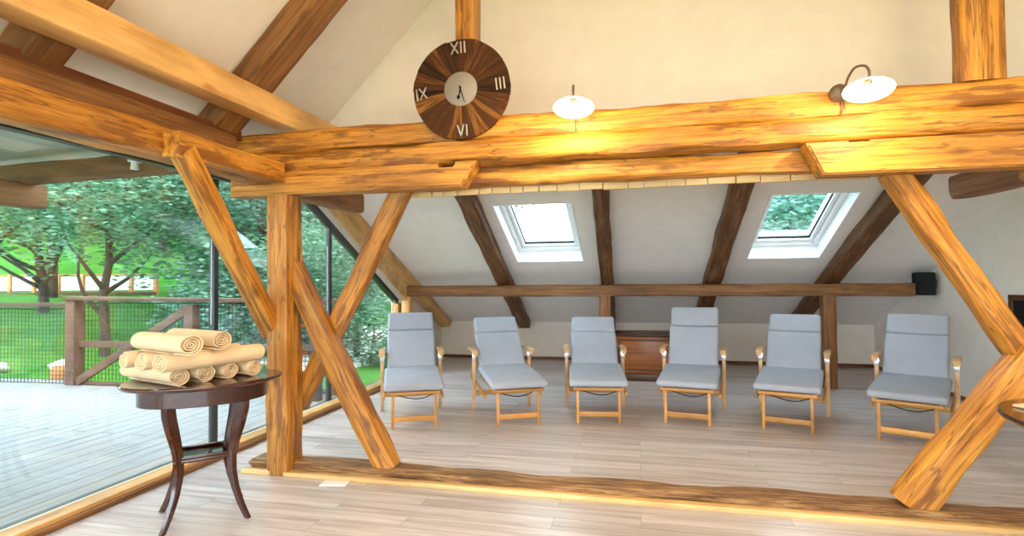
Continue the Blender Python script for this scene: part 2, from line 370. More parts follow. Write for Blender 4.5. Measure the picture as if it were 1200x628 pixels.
# knee wall, right wall, left end wall piece
bm = bmesh.new(); box(bm, (-3.5, YB, -0.1), (XR+0.12, YB+0.12, 0.66)); struct(mesh_obj('wall_back', bm, 'plaster'))
bm = bmesh.new()
extrude_poly(bm, [(XR, -2.5, -0.1), (XR, YB+0.1, -0.1), (XR, YB+0.1, roof_z(YB)), (XR, 4.33, roof_z(4.33)+.05), (XR, -2.5, roof_z(4.33)+.05)], (0.15, 0, 0))
struct(mesh_obj('wall_right', bm, 'plaster_white'))
bm = bmesh.new(); box(bm, (-3.42, 7.30, -0.1), (-3.30, YB+0.1, 1.25)); struct(mesh_obj('wall_left', bm, 'plaster'))

# sloped ceiling of the low side, with two skylight openings
SKY = [(-1.52, -0.66), (1.25, 2.04)]; SY0, SY1 = 5.735, 7.0
bm = bmesh.new()
xs = [-3.42, SKY[0][0], SKY[0][1], SKY[1][0], SKY[1][1], XR+0.1]; ys = [4.34, SY0, SY1, YB+0.05]
nrm = Vector((0, 0.45, 1)).normalized()
for i in range(5):
    for j in range(3):
        if j == 1 and i in (1, 3): continue
        q = [Vector((x, y, roof_z(y))) for x, y in ((xs[i], ys[j]), (xs[i+1], ys[j]), (xs[i+1], ys[j+1]), (xs[i], ys[j+1]))]
        vs = [bm.verts.new(p) for p in q]; bm.faces.new(vs)
bmesh.ops.remove_doubles(bm, verts=bm.verts, dist=1e-4)
g = bmesh.ops.extrude_face_region(bm, geom=list(bm.faces))
bmesh.ops.translate(bm, vec=nrm*0.26, verts=[v for v in g['geom'] if isinstance(v, bmesh.types.BMVert)])
struct(mesh_obj('ceiling_back', bm, 'plaster_white', smooth=False))

# skylights: reveal lining, frame, sash, glass
for k, (xa, xb) in enumerate(SKY):
    root = thing('window_%d' % (k+1), None, None, (0, 0, 0)); del root['label'], root['category']; struct(root)
    O = Vector(((xa+xb)/2, SY0, roof_z(SY0)))
    ux, uy, uz = Vector((1, 0, 0)), Vector((0, 1, -0.45)).normalized(), nrm
    mt = Matrix((ux, uy, uz)).transposed().to_4x4(); mt.translation = O
    W, H_, D = xb-xa, (SY1-SY0)*math.sqrt(1+0.45**2), 0.24
    bm = bmesh.new(); t = 0.012
    e = 0.002
    box(bm, (-W/2+e, e, -0.004), (-W/2+t, H_-e, D)); box(bm, (W/2-t, e, -0.004), (W/2-e, H_-e, D))
    box(bm, (-W/2+t, e, -0.004), (W/2-t, t, D)); box(bm, (-W/2+t, H_-t, -0.004), (W/2-t, H_-e, D))
    bmesh.ops.transform(bm, matrix=mt, verts=bm.verts); mesh_obj('reveal', bm, 'white', root)
    bm = bmesh.new(); f = 0.055
    def ring4(bm, x0, x1, y0, y1, z0, z1, f, bev=0.004):
        box(bm, (x0, y0, z0), (x0+f, y1, z1), bev); box(bm, (x1-f, y0, z0), (x1, y1, z1), bev)
        box(bm, (x0+f, y0, z0), (x1-f, y0+f, z1), bev); box(bm, (x0+f, y1-f, z0), (x1-f, y1, z1), bev)
    ring4(bm, -W/2+t, W/2-t, t, H_-t, D-0.09, D+0.05, 0.05)
    bmesh.ops.transform(bm, matrix=mt, verts=bm.verts); mesh_obj('window_frame', bm, 'white', root)
    bm = bmesh.new(); ring4(bm, -W/2+0.066, W/2-0.066, 0.066, H_-0.066, D-0.06, D+0.07, 0.045)
    bmesh.ops.transform(bm, matrix=mt, verts=bm.verts); sash = mesh_obj('sash', bm, 'white', root)
    bm = bmesh.new(); ring4(bm, -W/2+0.111, W/2-0.111, 0.111, H_-0.111, D-0.035, D-0.01, 0.008, 0)
    bmesh.ops.transform(bm, matrix=mt, verts=bm.verts); mesh_obj('seal', bm, 'black', sash)
    bm = bmesh.new(); box(bm, (-W/2+0.112, 0.112, D), (W/2-0.112, H_-0.112, D+0.006))
    bmesh.ops.transform(bm, matrix=mt, verts=bm.verts); mesh_obj('pane', bm, 'sky_glass', sash, smooth=False)

# gable wall above the truss and the two slopes of the tall hall
YG = 4.33
RX, RZ = 0.33, 5.62
def slopeL(x): return 5.29+x
bm = bmesh.new()
extrude_poly(bm, [(-2.95, YG, 2.36), (XR+0.1, YG, 2.36), (XR+0.1, YG, 2.68), (RX, YG, RZ+.12), (-2.95, YG, slopeL(-2.95)+.12)], (0, 0.1, 0))
struct(mesh_obj('wall_gable', bm, 'plaster', smooth=False))
bm = bmesh.new()
extrude_poly(bm, [(-2.95, -2.5, slopeL(-2.95)), (-2.95, YG+0.05, slopeL(-2.95)), (RX, YG+0.05, RZ), (RX, -2.5, RZ)], (0, 0, 0.2))
struct(mesh_obj('ceiling_left', bm, 'plaster', smooth=False))
bm = bmesh.new()
extrude_poly(bm, [(XR+0.1, -2.5, 2.57), (XR+0.1, YG+0.05, 2.57), (RX, YG+0.05, RZ), (RX, -2.5, RZ)], (0, 0, 0.2))
struct(mesh_obj('ceiling_right', bm, 'plaster', smooth=False))

# unseen rear gable, added to keep sky light off the upper hall; open below
bm = bmesh.new()
extrude_poly(bm, [(-2.95, -2.6, 2.35), (XR+0.1, -2.6, 2.35), (XR+0.1, -2.6, 2.6), (RX, -2.6, RZ+.15), (-2.95, -2.6, slopeL(-2.95)+.1)], (0, 0.1, 0))
struct(mesh_obj('wall_sky_block', bm, 'plaster', smooth=False))

# ------------------------------------------------------------------ glass wall on the left
GZ0, GZ1 = 0.05, 2.11
def top_z(y): return GZ1 if y < 4.86 else GZ1-0.52*(y-4.86)
Y2 = 6.95
mull = [-2.5, 0.2, 3.67, 5.30, Y2]
for k in range(4):
    ya, yb = mull[k]+0.03, mull[k+1]-0.03
    prof = [(ya, GZ0)] + [(yb, GZ0), (yb, top_z(yb))]
    if ya < 4.86 < yb: prof += [(4.86, GZ1)]
    prof += [(ya, top_z(ya))]
    root = bpy.data.objects.new('window_%d' % (k+3), None); COL.objects.link(root); root.location = (XG, (ya+yb)/2, GZ0); struct(root)
    bm = bmesh.new(); extrude_poly(bm, [(0, y-(ya+yb)/2, z-GZ0) for y, z in prof], (0.012, 0, 0)); mesh_obj('pane', bm, 'glass', root, smooth=False)
# mullions and edge frame
for k, (y, wd) in enumerate(((0.2, 0.05), (3.67, 0.045), (5.30, 0.045))):
    bm = bmesh.new(); box(bm, (XG-0.02, y-wd/2, 0.0), (XG+0.028, y+wd/2, top_z(y)-0.01), 0.004); struct(mesh_obj('trim_%d' % (k+1), bm, 'frame_dark'))
bm = bmesh.new()
box(bm, (XG-0.04, -2.5, GZ0-0.045), (XG+0.03, Y2, GZ0-0.005)); struct(mesh_obj('trim_4', bm, 'frame_dark'))
bm = bmesh.new(); box(bm, (XG-0.04, -2.5, GZ1), (XG+0.03, 4.86, GZ1+0.012)); struct(mesh_obj('trim_5', bm, 'frame_dark'))
# sloping edge of the far glass: dark frame, white lining, boards
def slope_strip(name, x0, x1, dz0, dz1, ya, yb, m, k):
    bm = bmesh.new()
    f = lambda y: GZ1-0.52*(y-4.86)
    extrude_poly(bm, [(x0, ya, f(ya)+dz0), (x0, yb, f(yb)+dz0), (x0, yb, f(yb)+dz1), (x0, ya, f(ya)+dz1)], (x1-x0, 0, 0))
    return struct(mesh_obj('trim_%d' % k, bm, m, smooth=False))
slope_strip('s', XG-0.04, XG+0.03, 0.0, 0.06, 4.86, 7.0, 'frame_dark', 6)
slope_strip('s', XG-0.04, XG+0.035, 0.06, 0.15, 4.80, 7.1, 'white_board', 7)
slope_strip('s', XG-0.04, XG+0.06, 0.15, 0.62, 4.5, 7.3, 'pale', 8)
# head boards above the front glass
bm = bmesh.new(); box(bm, (XG-0.03, -2.5, GZ1+0.013), (XG+0.06, 4.86, GZ1+0.07)); struct(mesh_obj('trim_9', bm, 'pale', smooth=False))
bm = bmesh.new(); box(bm, (XG-0.03, -2.5, GZ1+0.07), (XG+0.06, 4.86, 2.42)); struct(mesh_obj('wall_head', bm, 'pale', smooth=False))
# sill board along the foot of the glass
bm = bmesh.new(); box(bm, (XG+0.03, -2.5, 0.0), (XG+0.055, 7.1, 0.052)); struct(mesh_obj('trim_10', bm, 'white_board', smooth=False))
o = beam('trim_11', (XG+0.1125, -2.5, 0.0285), (XG+0.1125, 7.1, 0.0285), 0.115, 0.057, 'new', rough=0.001, cham=0.06, step=0.5); struct(o)
o = beam('trim_12', (XG+0.185, -2.5, 0.016), (XG+0.185, 7.1, 0.016), 0.03, 0.032, 'brown', rough=0.002, step=0.2); struct(o)
# skirting on back and right walls
bm = bmesh.new(); box(bm, (-3.3, YB-0.015, 0), (XR, YB, 0.05), 0.003); struct(mesh_obj('baseboard_back', bm, 'dark'))
bm = bmesh.new(); box(bm, (XR-0.015, -2.5, 0), (XR, YB-0.02, 0.05), 0.003); struct(mesh_obj('baseboard_right', bm, 'brown'))

# ------------------------------------------------------------------ TIMBERS
# sill log + strip
beam('sill_log', (-2.64, 3.452, 0.033), (3.31, 3.452, 0.033), 0.165, 0.066, 'sillwood', 'long rough-hewn sill log lying on the floor under the cross braces', 'floor beam', rough=0.014, cham=0.22, step=0.03)
beam('floor_strip', (-2.66, 3.335, 0.014), (3.31, 3.335, 0.014), 0.055, 0.028, 'pale', 'narrow pale wooden strip along the near side of the sill log', 'wood strip', rough=0.001, cham=0.08, step=0.4)
# post
o = beam('timber_post', (-2.388, 3.398, 0.001), (-2.388, 3.398, 1.895), 0.158, 0.185, 'gold', 'stout golden post standing at the left end of the sill log', 'timber post', rough=0.006, up=(0, 1, 0), step=0.07, cham=0.10)
o_post = o
for z in (1.0, 0.80):
    bm = bmesh.new(); bar(bm, (-2.32, 3.47, z), (-2.25, 3.47, z), 0.02, 0.02, 0.003)
    q = mesh_obj('peg', bm, 'gold'); q.parent = o_post; q.matrix_parent_inverse = o_post.matrix_world.inverted()
# braces
beam('diagonal_brace', (-2.385, 2.50, 2.02), (-2.455, 3.39, 0.95), 0.11, 0.115, 'gold', 'diagonal brace from the left side beam down to the post above the towels', 'timber brace', rough=0.005, up=(1, 0, 0), step=0.07)
beam('diagonal_brace', (-2.385, 3.45, 1.43), (-1.645, 3.47, 0.045), 0.145, 0.13, 'gold', 'left cross brace running from the post down right to the sill log', 'timber brace', rough=0.008, up=(0, 1, 0), step=0.07)
beam('diagonal_brace', (-1.565, 3.545, 1.95), (-2.375, 3.555, 0.42), 0.12, 0.115, 'gold', 'left cross brace running behind its pair, up right to the short console beam', 'timber brace', rough=0.007, up=(0, 1, 0), step=0.07)
beam('diagonal_brace', (1.395, 3.50, 1.90), (2.49, 3.545, 0.07), 0.125, 0.12, 'gold', 'right cross brace descending from the short console beam behind its crossing pair', 'timber brace', rough=0.008, up=(0, 1, 0), step=0.07)
beam('diagonal_brace', (1.43, 3.475, 0.05), (2.70, 3.465, 1.84), 0.165, 0.145, 'gold', 'thick right cross brace rising from the sill log to the picture edge', 'timber brace', rough=0.010, up=(0, 1, 0), step=0.07)

# truss logs
beam('wall_log', (-2.87, 3.48, 2.283), (3.31, 3.48, 2.283), 0.15, 0.15, 'gold', 'topmost long log of the cross wall, carrying the clock and lamps', 'log', rough=0.010, cham=0.22)
beam('wall_log', (-2.87, 3.465, 2.132), (3.31, 3.465, 2.132), 0.17, 0.15, 'gold', 'second long log of the cross wall, under the topmost one', 'log', rough=0.010, cham=0.22)
beam('wall_log', (-2.87, 3.56, 1.992), (3.31, 3.56, 1.992), 0.12, 0.13, 'gold', 'lowest long log, set back between the two short console beams', 'log', rough=0.008, cham=0.2)

def console(name, x0, x1, zb, zt, yf, yb, slant_l, slant_r, notch, label):
    """short console beam; slanted cut ends (offset of the lower corner) and a mortise notch in the top"""
    L_ = x1-x0; h = zt-zb
    top = [(0, h)]; a, b_ = notch[0]-x0, notch[1]-x0; nd_ = notch[2]
    pts = [(slant_l, 0), (L_-slant_r, 0), (L_, h), (b_, h), (b_, h-nd_), (a, h-nd_), (a, h), (0, h)]
    bm = bmesh.new(); extrude_poly(bm, [(x, 0, z) for x, z in pts], (0, yb-yf, 0))
    bmesh.ops.bevel(bm, geom=[e for e in bm.edges if abs(e.verts[0].co.y-e.verts[1].co.y) < 1e-5], offset=0.010, segments=2, affect='EDGES')
    o = mesh_obj(name, bm, 'gold', angle=30); o.location = (x0, yf, zb)
    return tag(o, label, 'timber beam')
console('console_beam', -2.78, -0.985, 1.90, 2.058, 3.335, 3.485, 0.0, 0.10, (-1.24, -1.13, 0.045), 'short console beam under the clock side with a slanted bright cut end')
console('console_beam', 0.915, 3.31, 1.868, 2.050, 3.335, 3.485, 0.085, 0.0, (1.13, 1.235, 0.02), 'short console beam under the right wall lamp with a slanted cut end')
# soffit of short board ends under the recessed log
bm = bmesh.new(); x = -1.62; rb = random.Random(3)
while x < 1.2:
    wd = rb.uniform(0.08, 0.17); box(bm, (x+0.003, 3.605+rb.uniform(-.004, .004), 1.885+rb.uniform(-.004, .004)), (x+wd-0.003, 3.63, 1.97), 0.003); x += wd
o = mesh_obj('board_edging', bm, 'pale'); tag(o, 'row of short pale boards hanging under the recessed lowest log', 'wood edging')

# purlin, posts
beam('purlin', (-3.14, 7.28, 1.163), (XR-0.24, 7.28, 1.163), 0.15, 0.15, 'brown', 'long brown purlin across the low back of the room', 'timber beam', rough=0.004)
beam('purlin_post', (-0.42, 7.285, 0.0), (-0.42, 7.285, 1.095), 0.15, 0.16, 'brown', 'brown purlin post beside the wooden chest', 'timber post', rough=0.004, up=(0, 1, 0))
beam('purlin_post', (2.20, 7.285, 0.0), (2.20, 7.285, 1.095), 0.15, 0.16, 'brown', 'brown purlin post standing between the two right-hand loungers', 'timber post', rough=0.004, up=(0, 1, 0))
beam('purlin_post', (-3.17, 7.285, 0.0), (-3.17, 7.285, 1.088), 0.13, 0.14, 'new', 'pale planed post under the left end of the purlin behind the first lounger', 'timber post', rough=0.002, up=(0, 1, 0))
beam('purlin_post', (-3.31, 7.235, 0.0), (-3.31, 7.235, 1.16), 0.10, 0.10, 'new', 'slim pale post closing the far end of the glass wall', 'timber post', rough=0.002, up=(0, 1, 0))
# rafters of the low side: bottom .14 under the ceiling
def rafter(xc_top, xc_bot, wd, m, label, y0=4.52, y1=8.98, d=0.14):
    p0 = Vector((xc_top, y0, roof_z(y0))); p1 = Vector((xc_bot, y1, roof_z(y1)))
    off = nrm*(d/2)
    beam('rafter', p0-off, p1-off, wd, d, m, label, 'rafter', rough=0.006, cham=0.14)
rafter(-1.685, -1.83, 0.19, 'dark', 'dark rafter running down left of the left skylight')
rafter(-0.325, -0.435, 0.16, 'dark', 'dark rafter running down between the skylights, above the purlin post')
rafter(0.945, 0.90, 0.19, 'dark', 'dark rafter running down along the left edge of the right skylight')
rafter(2.35, 2.20, 0.20, 'dark', 'dark rafter right of the right skylight, meeting the purlin over a post')
rafter(-3.19, -3.19, 0.18, 'new', 'pale new rafter along the top of the far glass', y0=4.7)
# stub beams carrying on past the truss
beam('stub_beam', (-2.42, 3.50, 1.99), (-2.42, 4.46, 1.99), 0.15, 0.17, 'brown', 'dark brown beam end reaching past the top of the left post', 'timber beam', rough=0.005)
beam('stub_beam', (2.08, 3.50, 1.89), (2.08, 4.18, 1.89), 0.16, 0.155, 'brown', 'dark cracked beam end under the right console beam', 'timber beam', rough=0.006)
# left side logs running towards the camera
beam('side_log', (-2.53, -0.6, 2.058), (-2.53, 3.36, 2.058), 0.16, 0.165, 'gold', 'big lower side log above the glass, running to the post', 'log', rough=0.010, cham=0.2)
beam('side_log', (-2.72, -0.6, 2.235), (-2.72, 3.25, 2.245), 0.13, 0.115, 'brown', 'upper side log lying on the big one above the glass', 'log', rough=0.006, cham=0.2)
beam('side_console', (-2.395, 2.44, 2.035), (-2.395, 3.325, 2.045), 0.115, 0.135, 'gold', 'short peeling console beam between side log and post, over the diagonal brace', 'timber beam', rough=0.005, cham=0.14)
beam('wall_plate', (-2.745, -0.6, 2.335), (-2.745, 3.39, 2.335), 0.03, 0.065, 'red', 'thin red-brown board along the foot of the left roof slope', 'wood board', rough=0.001, cham=0.06, step=0.4)
beam('tie_beam', (-2.55, -0.6, 2.515), (-2.50, 4.28, 2.505), 0.17, 0.19, 'new', 'large smooth pale beam crossing the upper left corner', 'timber beam', rough=0.002, cham=0.07, taper=0.92)
# rafters of the left slope
nl = Vector((-1, 0, 1)).normalized()
def rafterL(ya, yb, label):
    y = (ya+yb)/2; d = 0.15
    p0 = Vector((-2.93, y, slopeL(-2.93)))-nl*(d/2+0.002); p1 = Vector((0.2, y, slopeL(0.2)))-nl*(d/2+0.002)
    beam('rafter', p0, p1, yb-ya, d, 'brown', label, 'rafter', rough=0.006, cham=0.10)
rafterL(3.13, 3.37, 'brown rafter of the left roof slope nearest the clock')
rafterL(1.94, 2.14, 'brown rafter of the left roof slope above the glass, at the picture corner')
# king posts above the truss
beam('king_post', (-1.075, 3.475, 2.36), (-1.075, 3.475, 3.7), 0.13, 0.175, 'gold', 'golden upright post rising behind the wooden clock', 'timber post', rough=0.004, up=(0, 1, 0))
beam('king_post', (1.83, 3.50, 2.36), (1.83, 3.50, 3.7), 0.21, 0.13, 'gold', 'weathered upright post standing on the logs right of the lamps', 'timber post', rough=0.006, up=(0, 1, 0))
# ------------------------------------------------------------------ CLOCK
CK = thing('wall_clock', 'round wooden wall clock of radial boards with roman numerals', 'clock', (-1.09, 3.385, 2.525)); CK.rotation_euler = (0, R(-3), 0)
def wedge_mat():
    m, n, b = mat('clock_boards'); L = n.links.new
    at = nd(n, 'ShaderNodeAttribute'); at.attribute_name = 'tone'
    uvn = nd(n, 'ShaderNodeAttribute'); uvn.attribute_name = 'grain'
    mp = nd(n, 'ShaderNodeMapping'); mp.inputs['Scale'].default_value = (4, 45, 1); L(uvn.outputs['Vector'], mp.inputs[0])
    ns = nd(n, 'ShaderNodeTexNoise'); ns.inputs['Scale'].default_value = 1.5; ns.inputs['Detail'].default_value = 5; L(mp.outputs[0], ns.inputs['Vector'])
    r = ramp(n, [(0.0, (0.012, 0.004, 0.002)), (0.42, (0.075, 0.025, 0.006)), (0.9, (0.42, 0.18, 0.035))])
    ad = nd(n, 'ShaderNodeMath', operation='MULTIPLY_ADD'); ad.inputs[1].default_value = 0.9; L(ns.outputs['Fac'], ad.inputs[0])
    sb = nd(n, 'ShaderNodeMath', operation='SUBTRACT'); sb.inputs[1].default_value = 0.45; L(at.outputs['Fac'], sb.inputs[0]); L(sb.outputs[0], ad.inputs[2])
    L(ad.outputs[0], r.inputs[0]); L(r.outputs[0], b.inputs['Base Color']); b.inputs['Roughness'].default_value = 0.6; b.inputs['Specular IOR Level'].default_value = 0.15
    return m
M['clock'] = wedge_mat()
bm = bmesh.new(); tl = bm.faces.layers.float.new('tone') if hasattr(bm.faces.layers, 'float') else None
gl = bm.verts.layers.float_vector.new('grain')
CR = 0.322; rc = random.Random(11); edges = [0.0]
while edges[-1] < 2*pi-0.30: edges.append(edges[-1]+rc.uniform(0.17, 0.34))
edges[-1] = 2*pi if 2*pi-edges[-1] < 0.15 else edges[-1]
if edges[-1] < 2*pi: edges.append(2*pi)
for i, (a0, a1) in enumerate(zip(edges, edges[1:])):
    mid = (a0+a1)/2
    up = sin(mid)*0.5+0.5
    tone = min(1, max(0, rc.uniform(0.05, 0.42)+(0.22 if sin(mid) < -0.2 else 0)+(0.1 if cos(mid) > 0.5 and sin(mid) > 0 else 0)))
    seg = 4; R1 = CR+rc.uniform(-0.004, 0.004); fr = rc.uniform(-0.003, 0.003)
    g = 0.0025
    inn = [a0+(a1-a0)*k/seg for k in range(seg+1)]
    def P3(r_, a, y):
        v = bm.verts.new((r_*cos(a), y, r_*sin(a))); v[gl] = (r_+i*1.7, (a-mid)*0.25+i*3.3, i); return v
    fo = [P3(R1, a, -0.028+fr) for a in inn]; fi = [P3(0.09, a, -0.028+fr) for a in inn]
    bo = [P3(R1, a, 0.0) for a in inn]; bi = [P3(0.09, a, 0.0) for a in inn]
    fs = []
    for k in range(seg):
        fs += [bm.faces.new((fi[k], fi[k+1], fo[k+1], fo[k])), bm.faces.new((fo[k], fo[k+1], bo[k+1], bo[k])), bm.faces.new((bo[k], bo[k+1], bi[k+1], bi[k]))]
    fs += [bm.faces.new((fi[0], fo[0], bo[0], bi[0])), bm.faces.new((fi[seg], bi[seg], bo[seg], fo[seg]))]
    if tl:
        for f in fs: f[tl] = tone
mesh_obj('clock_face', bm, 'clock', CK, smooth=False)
bm = bmesh.new(); lathe(bm, [(0, 0.035), (0.106, 0.035), (0.110, 0.032), (0.110, 0.0), (0, 0.0)], 40, Matrix.Rotation(pi/2, 4, 'X')); DISC = mesh_obj('center_disc', bm, 'pewter', CK)
def strokes(bm, segs, c, ang, th_=0.010):
    mt = Matrix.Translation((c[0], -0.034, c[1])) @ Matrix.Rotation(-ang, 4, 'Y')
    for (x0, z0, x1, z1) in segs:
        d = Vector((x1-x0, 0, z1-z0)); L_ = d.length; a = math.atan2(d.z, d.x)
        box(bm, (-L_/2, -0.004, -th_/2), (L_/2, 0.004, th_/2), 0.001, 1, mt @ Matrix.Translation(((x0+x1)/2, 0, (z0+z1)/2)) @ Matrix.Rotation(-a, 4, 'Y'))
def numeral(txt, c, ang, h=0.075):
    segs = []; x = 0; w_ = {'X': 0.048, 'I': 0.012, 'V': 0.042}
    tot = sum(w_[q] for q in txt)+0.013*(len(txt)-1); x = -tot/2
    for q in txt:
        ww = w_[q]
        if q == 'X': segs += [(x, -h/2, x+ww, h/2), (x, h/2, x+ww, -h/2)]
        elif q == 'V': segs += [(x, h/2, x+ww/2, -h/2), (x+ww/2, -h/2, x+ww, h/2)]
        else: segs += [(x+ww/2, -h/2, x+ww/2, h/2)]
        x += ww+0.013
    bm = bmesh.new(); strokes(bm, segs, c, ang); mesh_obj('numeral', bm, 'metal', CK)
numeral('XII', (0.0, 0.265), 0); numeral('III', (0.262, 0.0), R(3)); numeral('VI', (0.0, -0.268), 0); numeral('IX', (-0.265, 0.0), R(4))
def hand(ang, L_, w0, tail, name, y):
    bm = bmesh.new(); d = Vector((sin(ang), 0, cos(ang))); p = Vector((d.z, 0, -d.x))
    extrude_poly(bm, [(-d*tail-p*w0/2)+Vector((0, y, 0)), (-d*tail+p*w0/2)+Vector((0, y, 0)), (d*L_+p*w0*.2)+Vector((0, y, 0)), (d*L_-p*w0*.2)+Vector((0, y, 0))], (0, 0.003, 0))
    if name == 'hour_hand':
        lathe(bm, [(0, 0), (0.011, 0), (0.011, 0.003), (0, 0.003)], 14, Matrix.Translation(d*0.055+Vector((0, y+.003, 0))) @ Matrix.Rotation(pi/2, 4, 'X'))
    mesh_obj(name, bm, 'black', DISC, smooth=False)
hand(R(196), 0.072, 0.010, 0.012, 'hour_hand', -0.040); hand(R(165), 0.096, 0.008, 0.02, 'minute_hand', -0.044)

# ------------------------------------------------------------------ WALL LAMPS
def wall_lamp(xm, zm, xs_, zs, ys, label, tilt):
    t = thing('wall_lamp', label, 'lamp', (xm, 3.40, zm), 0, 'enamel wall lamps')
    bm = bmesh.new(); lathe(bm, [(0, 0.0), (0.052, 0.0), (0.050, 0.012), (0.036, 0.026), (0.018, 0.034), (0, 0.036)], 24, Matrix.Rotation(pi/2, 4, 'X')); mesh_obj('wall_mount', bm, 'iron', t)
    D = Vector((xs_-xm, ys-3.40, zs-zm))
    pts = []
    p0 = Vector((0, -0.03, 0.0))
    ctrl = [p0, Vector((D.x*0.12, -0.065, 0.0)), Vector((D.x*0.28, -0.10, 0.05)), Vector((D.x*0.58, D.y*0.58, D.z+0.150)), Vector((D.x*0.9, D.y*0.9, D.z+0.125)), Vector((D.x, D.y-0.012, D.z+0.085)), Vector((D.x, D.y-0.014, D.z+0.055))]
    def cr(a, b, c, d, s): return 0.5*((2*b)+(c-a)*s+(2*a-5*b+4*c-d)*s*s+(3*b-a-3*c+d)*s**3)
    for i in range(len(ctrl)-1):
        a, b, c, d = ctrl[max(i-1, 0)], ctrl[i], ctrl[i+1], ctrl[min(i+2, len(ctrl)-1)]
        for s in range(5): pts.append(cr(a, b, c, d, s/5))
    pts.append(ctrl[-1])
    bm = bmesh.new(); tube(bm, pts, 0.0065, 10); mesh_obj('gooseneck', bm, 'iron', t)
    mt = Matrix.Translation(D) @ Matrix.Rotation(R(-15), 4, 'X') @ Matrix.Rotation(tilt, 4, 'Y')
    bm = bmesh.new()
    lathe(bm, [(0.020, 0.062), (0.026, 0.045), (0.034, 0.040), (0.060, 0.024), (0.095, 0.006), (0.112, -0.008), (0.115, -0.012), (0.111, -0.012), (0.094, 0.001), (0.058, 0.018), (0.030, 0.034), (0.016, 0.040), (0.016, 0.062)], 40, mt, close=True)
    sh = mesh_obj('lamp_shade', bm, 'enamel', t)
    bm = bmesh.new(); lathe(bm, [(0, 0.066), (0.019, 0.064), (0.019, 0.025), (0.014, 0.020), (0, 0.020)], 20, mt); sk = mesh_obj('socket', bm, 'iron', t)
    bm = bmesh.new(); lathe(bm, [(0, 0.020), (0.013, 0.018), (0.018, 0.004), (0.029, -0.016), (0.031, -0.030), (0.026, -0.046), (0.013, -0.056), (0, -0.058)], 24, mt); b_ = mesh_obj('bulb', bm, 'bulb', sk)
    bm = bmesh.new(); tube(bm, [(0.01, -0.008, -0.045), (0.012, -0.012, -0.075), (0.012, -0.010, -0.125)], 0.0045, 8); tube(bm, [(0.022, -0.01, -0.045), (0.026, -0.012, -0.085), (0.033, -0.014, -0.095)], 0.003, 8)
    mesh_obj('pull_cord', bm, 'iron', t)
    p = mt @ Vector((0, 0, -0.080))
    lamp('lamp_light', 'POINT', Vector((xm, 3.40, zm))+p, 16, (1.0, 0.76, 0.42), 0.03)
wall_lamp(-0.375, 2.345, -0.345, 2.285, 3.12, 'white enamel wall lamp with gooseneck, nearer the clock', 0.0)
wall_lamp(1.105, 2.330, 1.148, 2.262, 3.12, 'white enamel wall lamp with gooseneck, above the right console beam', R(4))

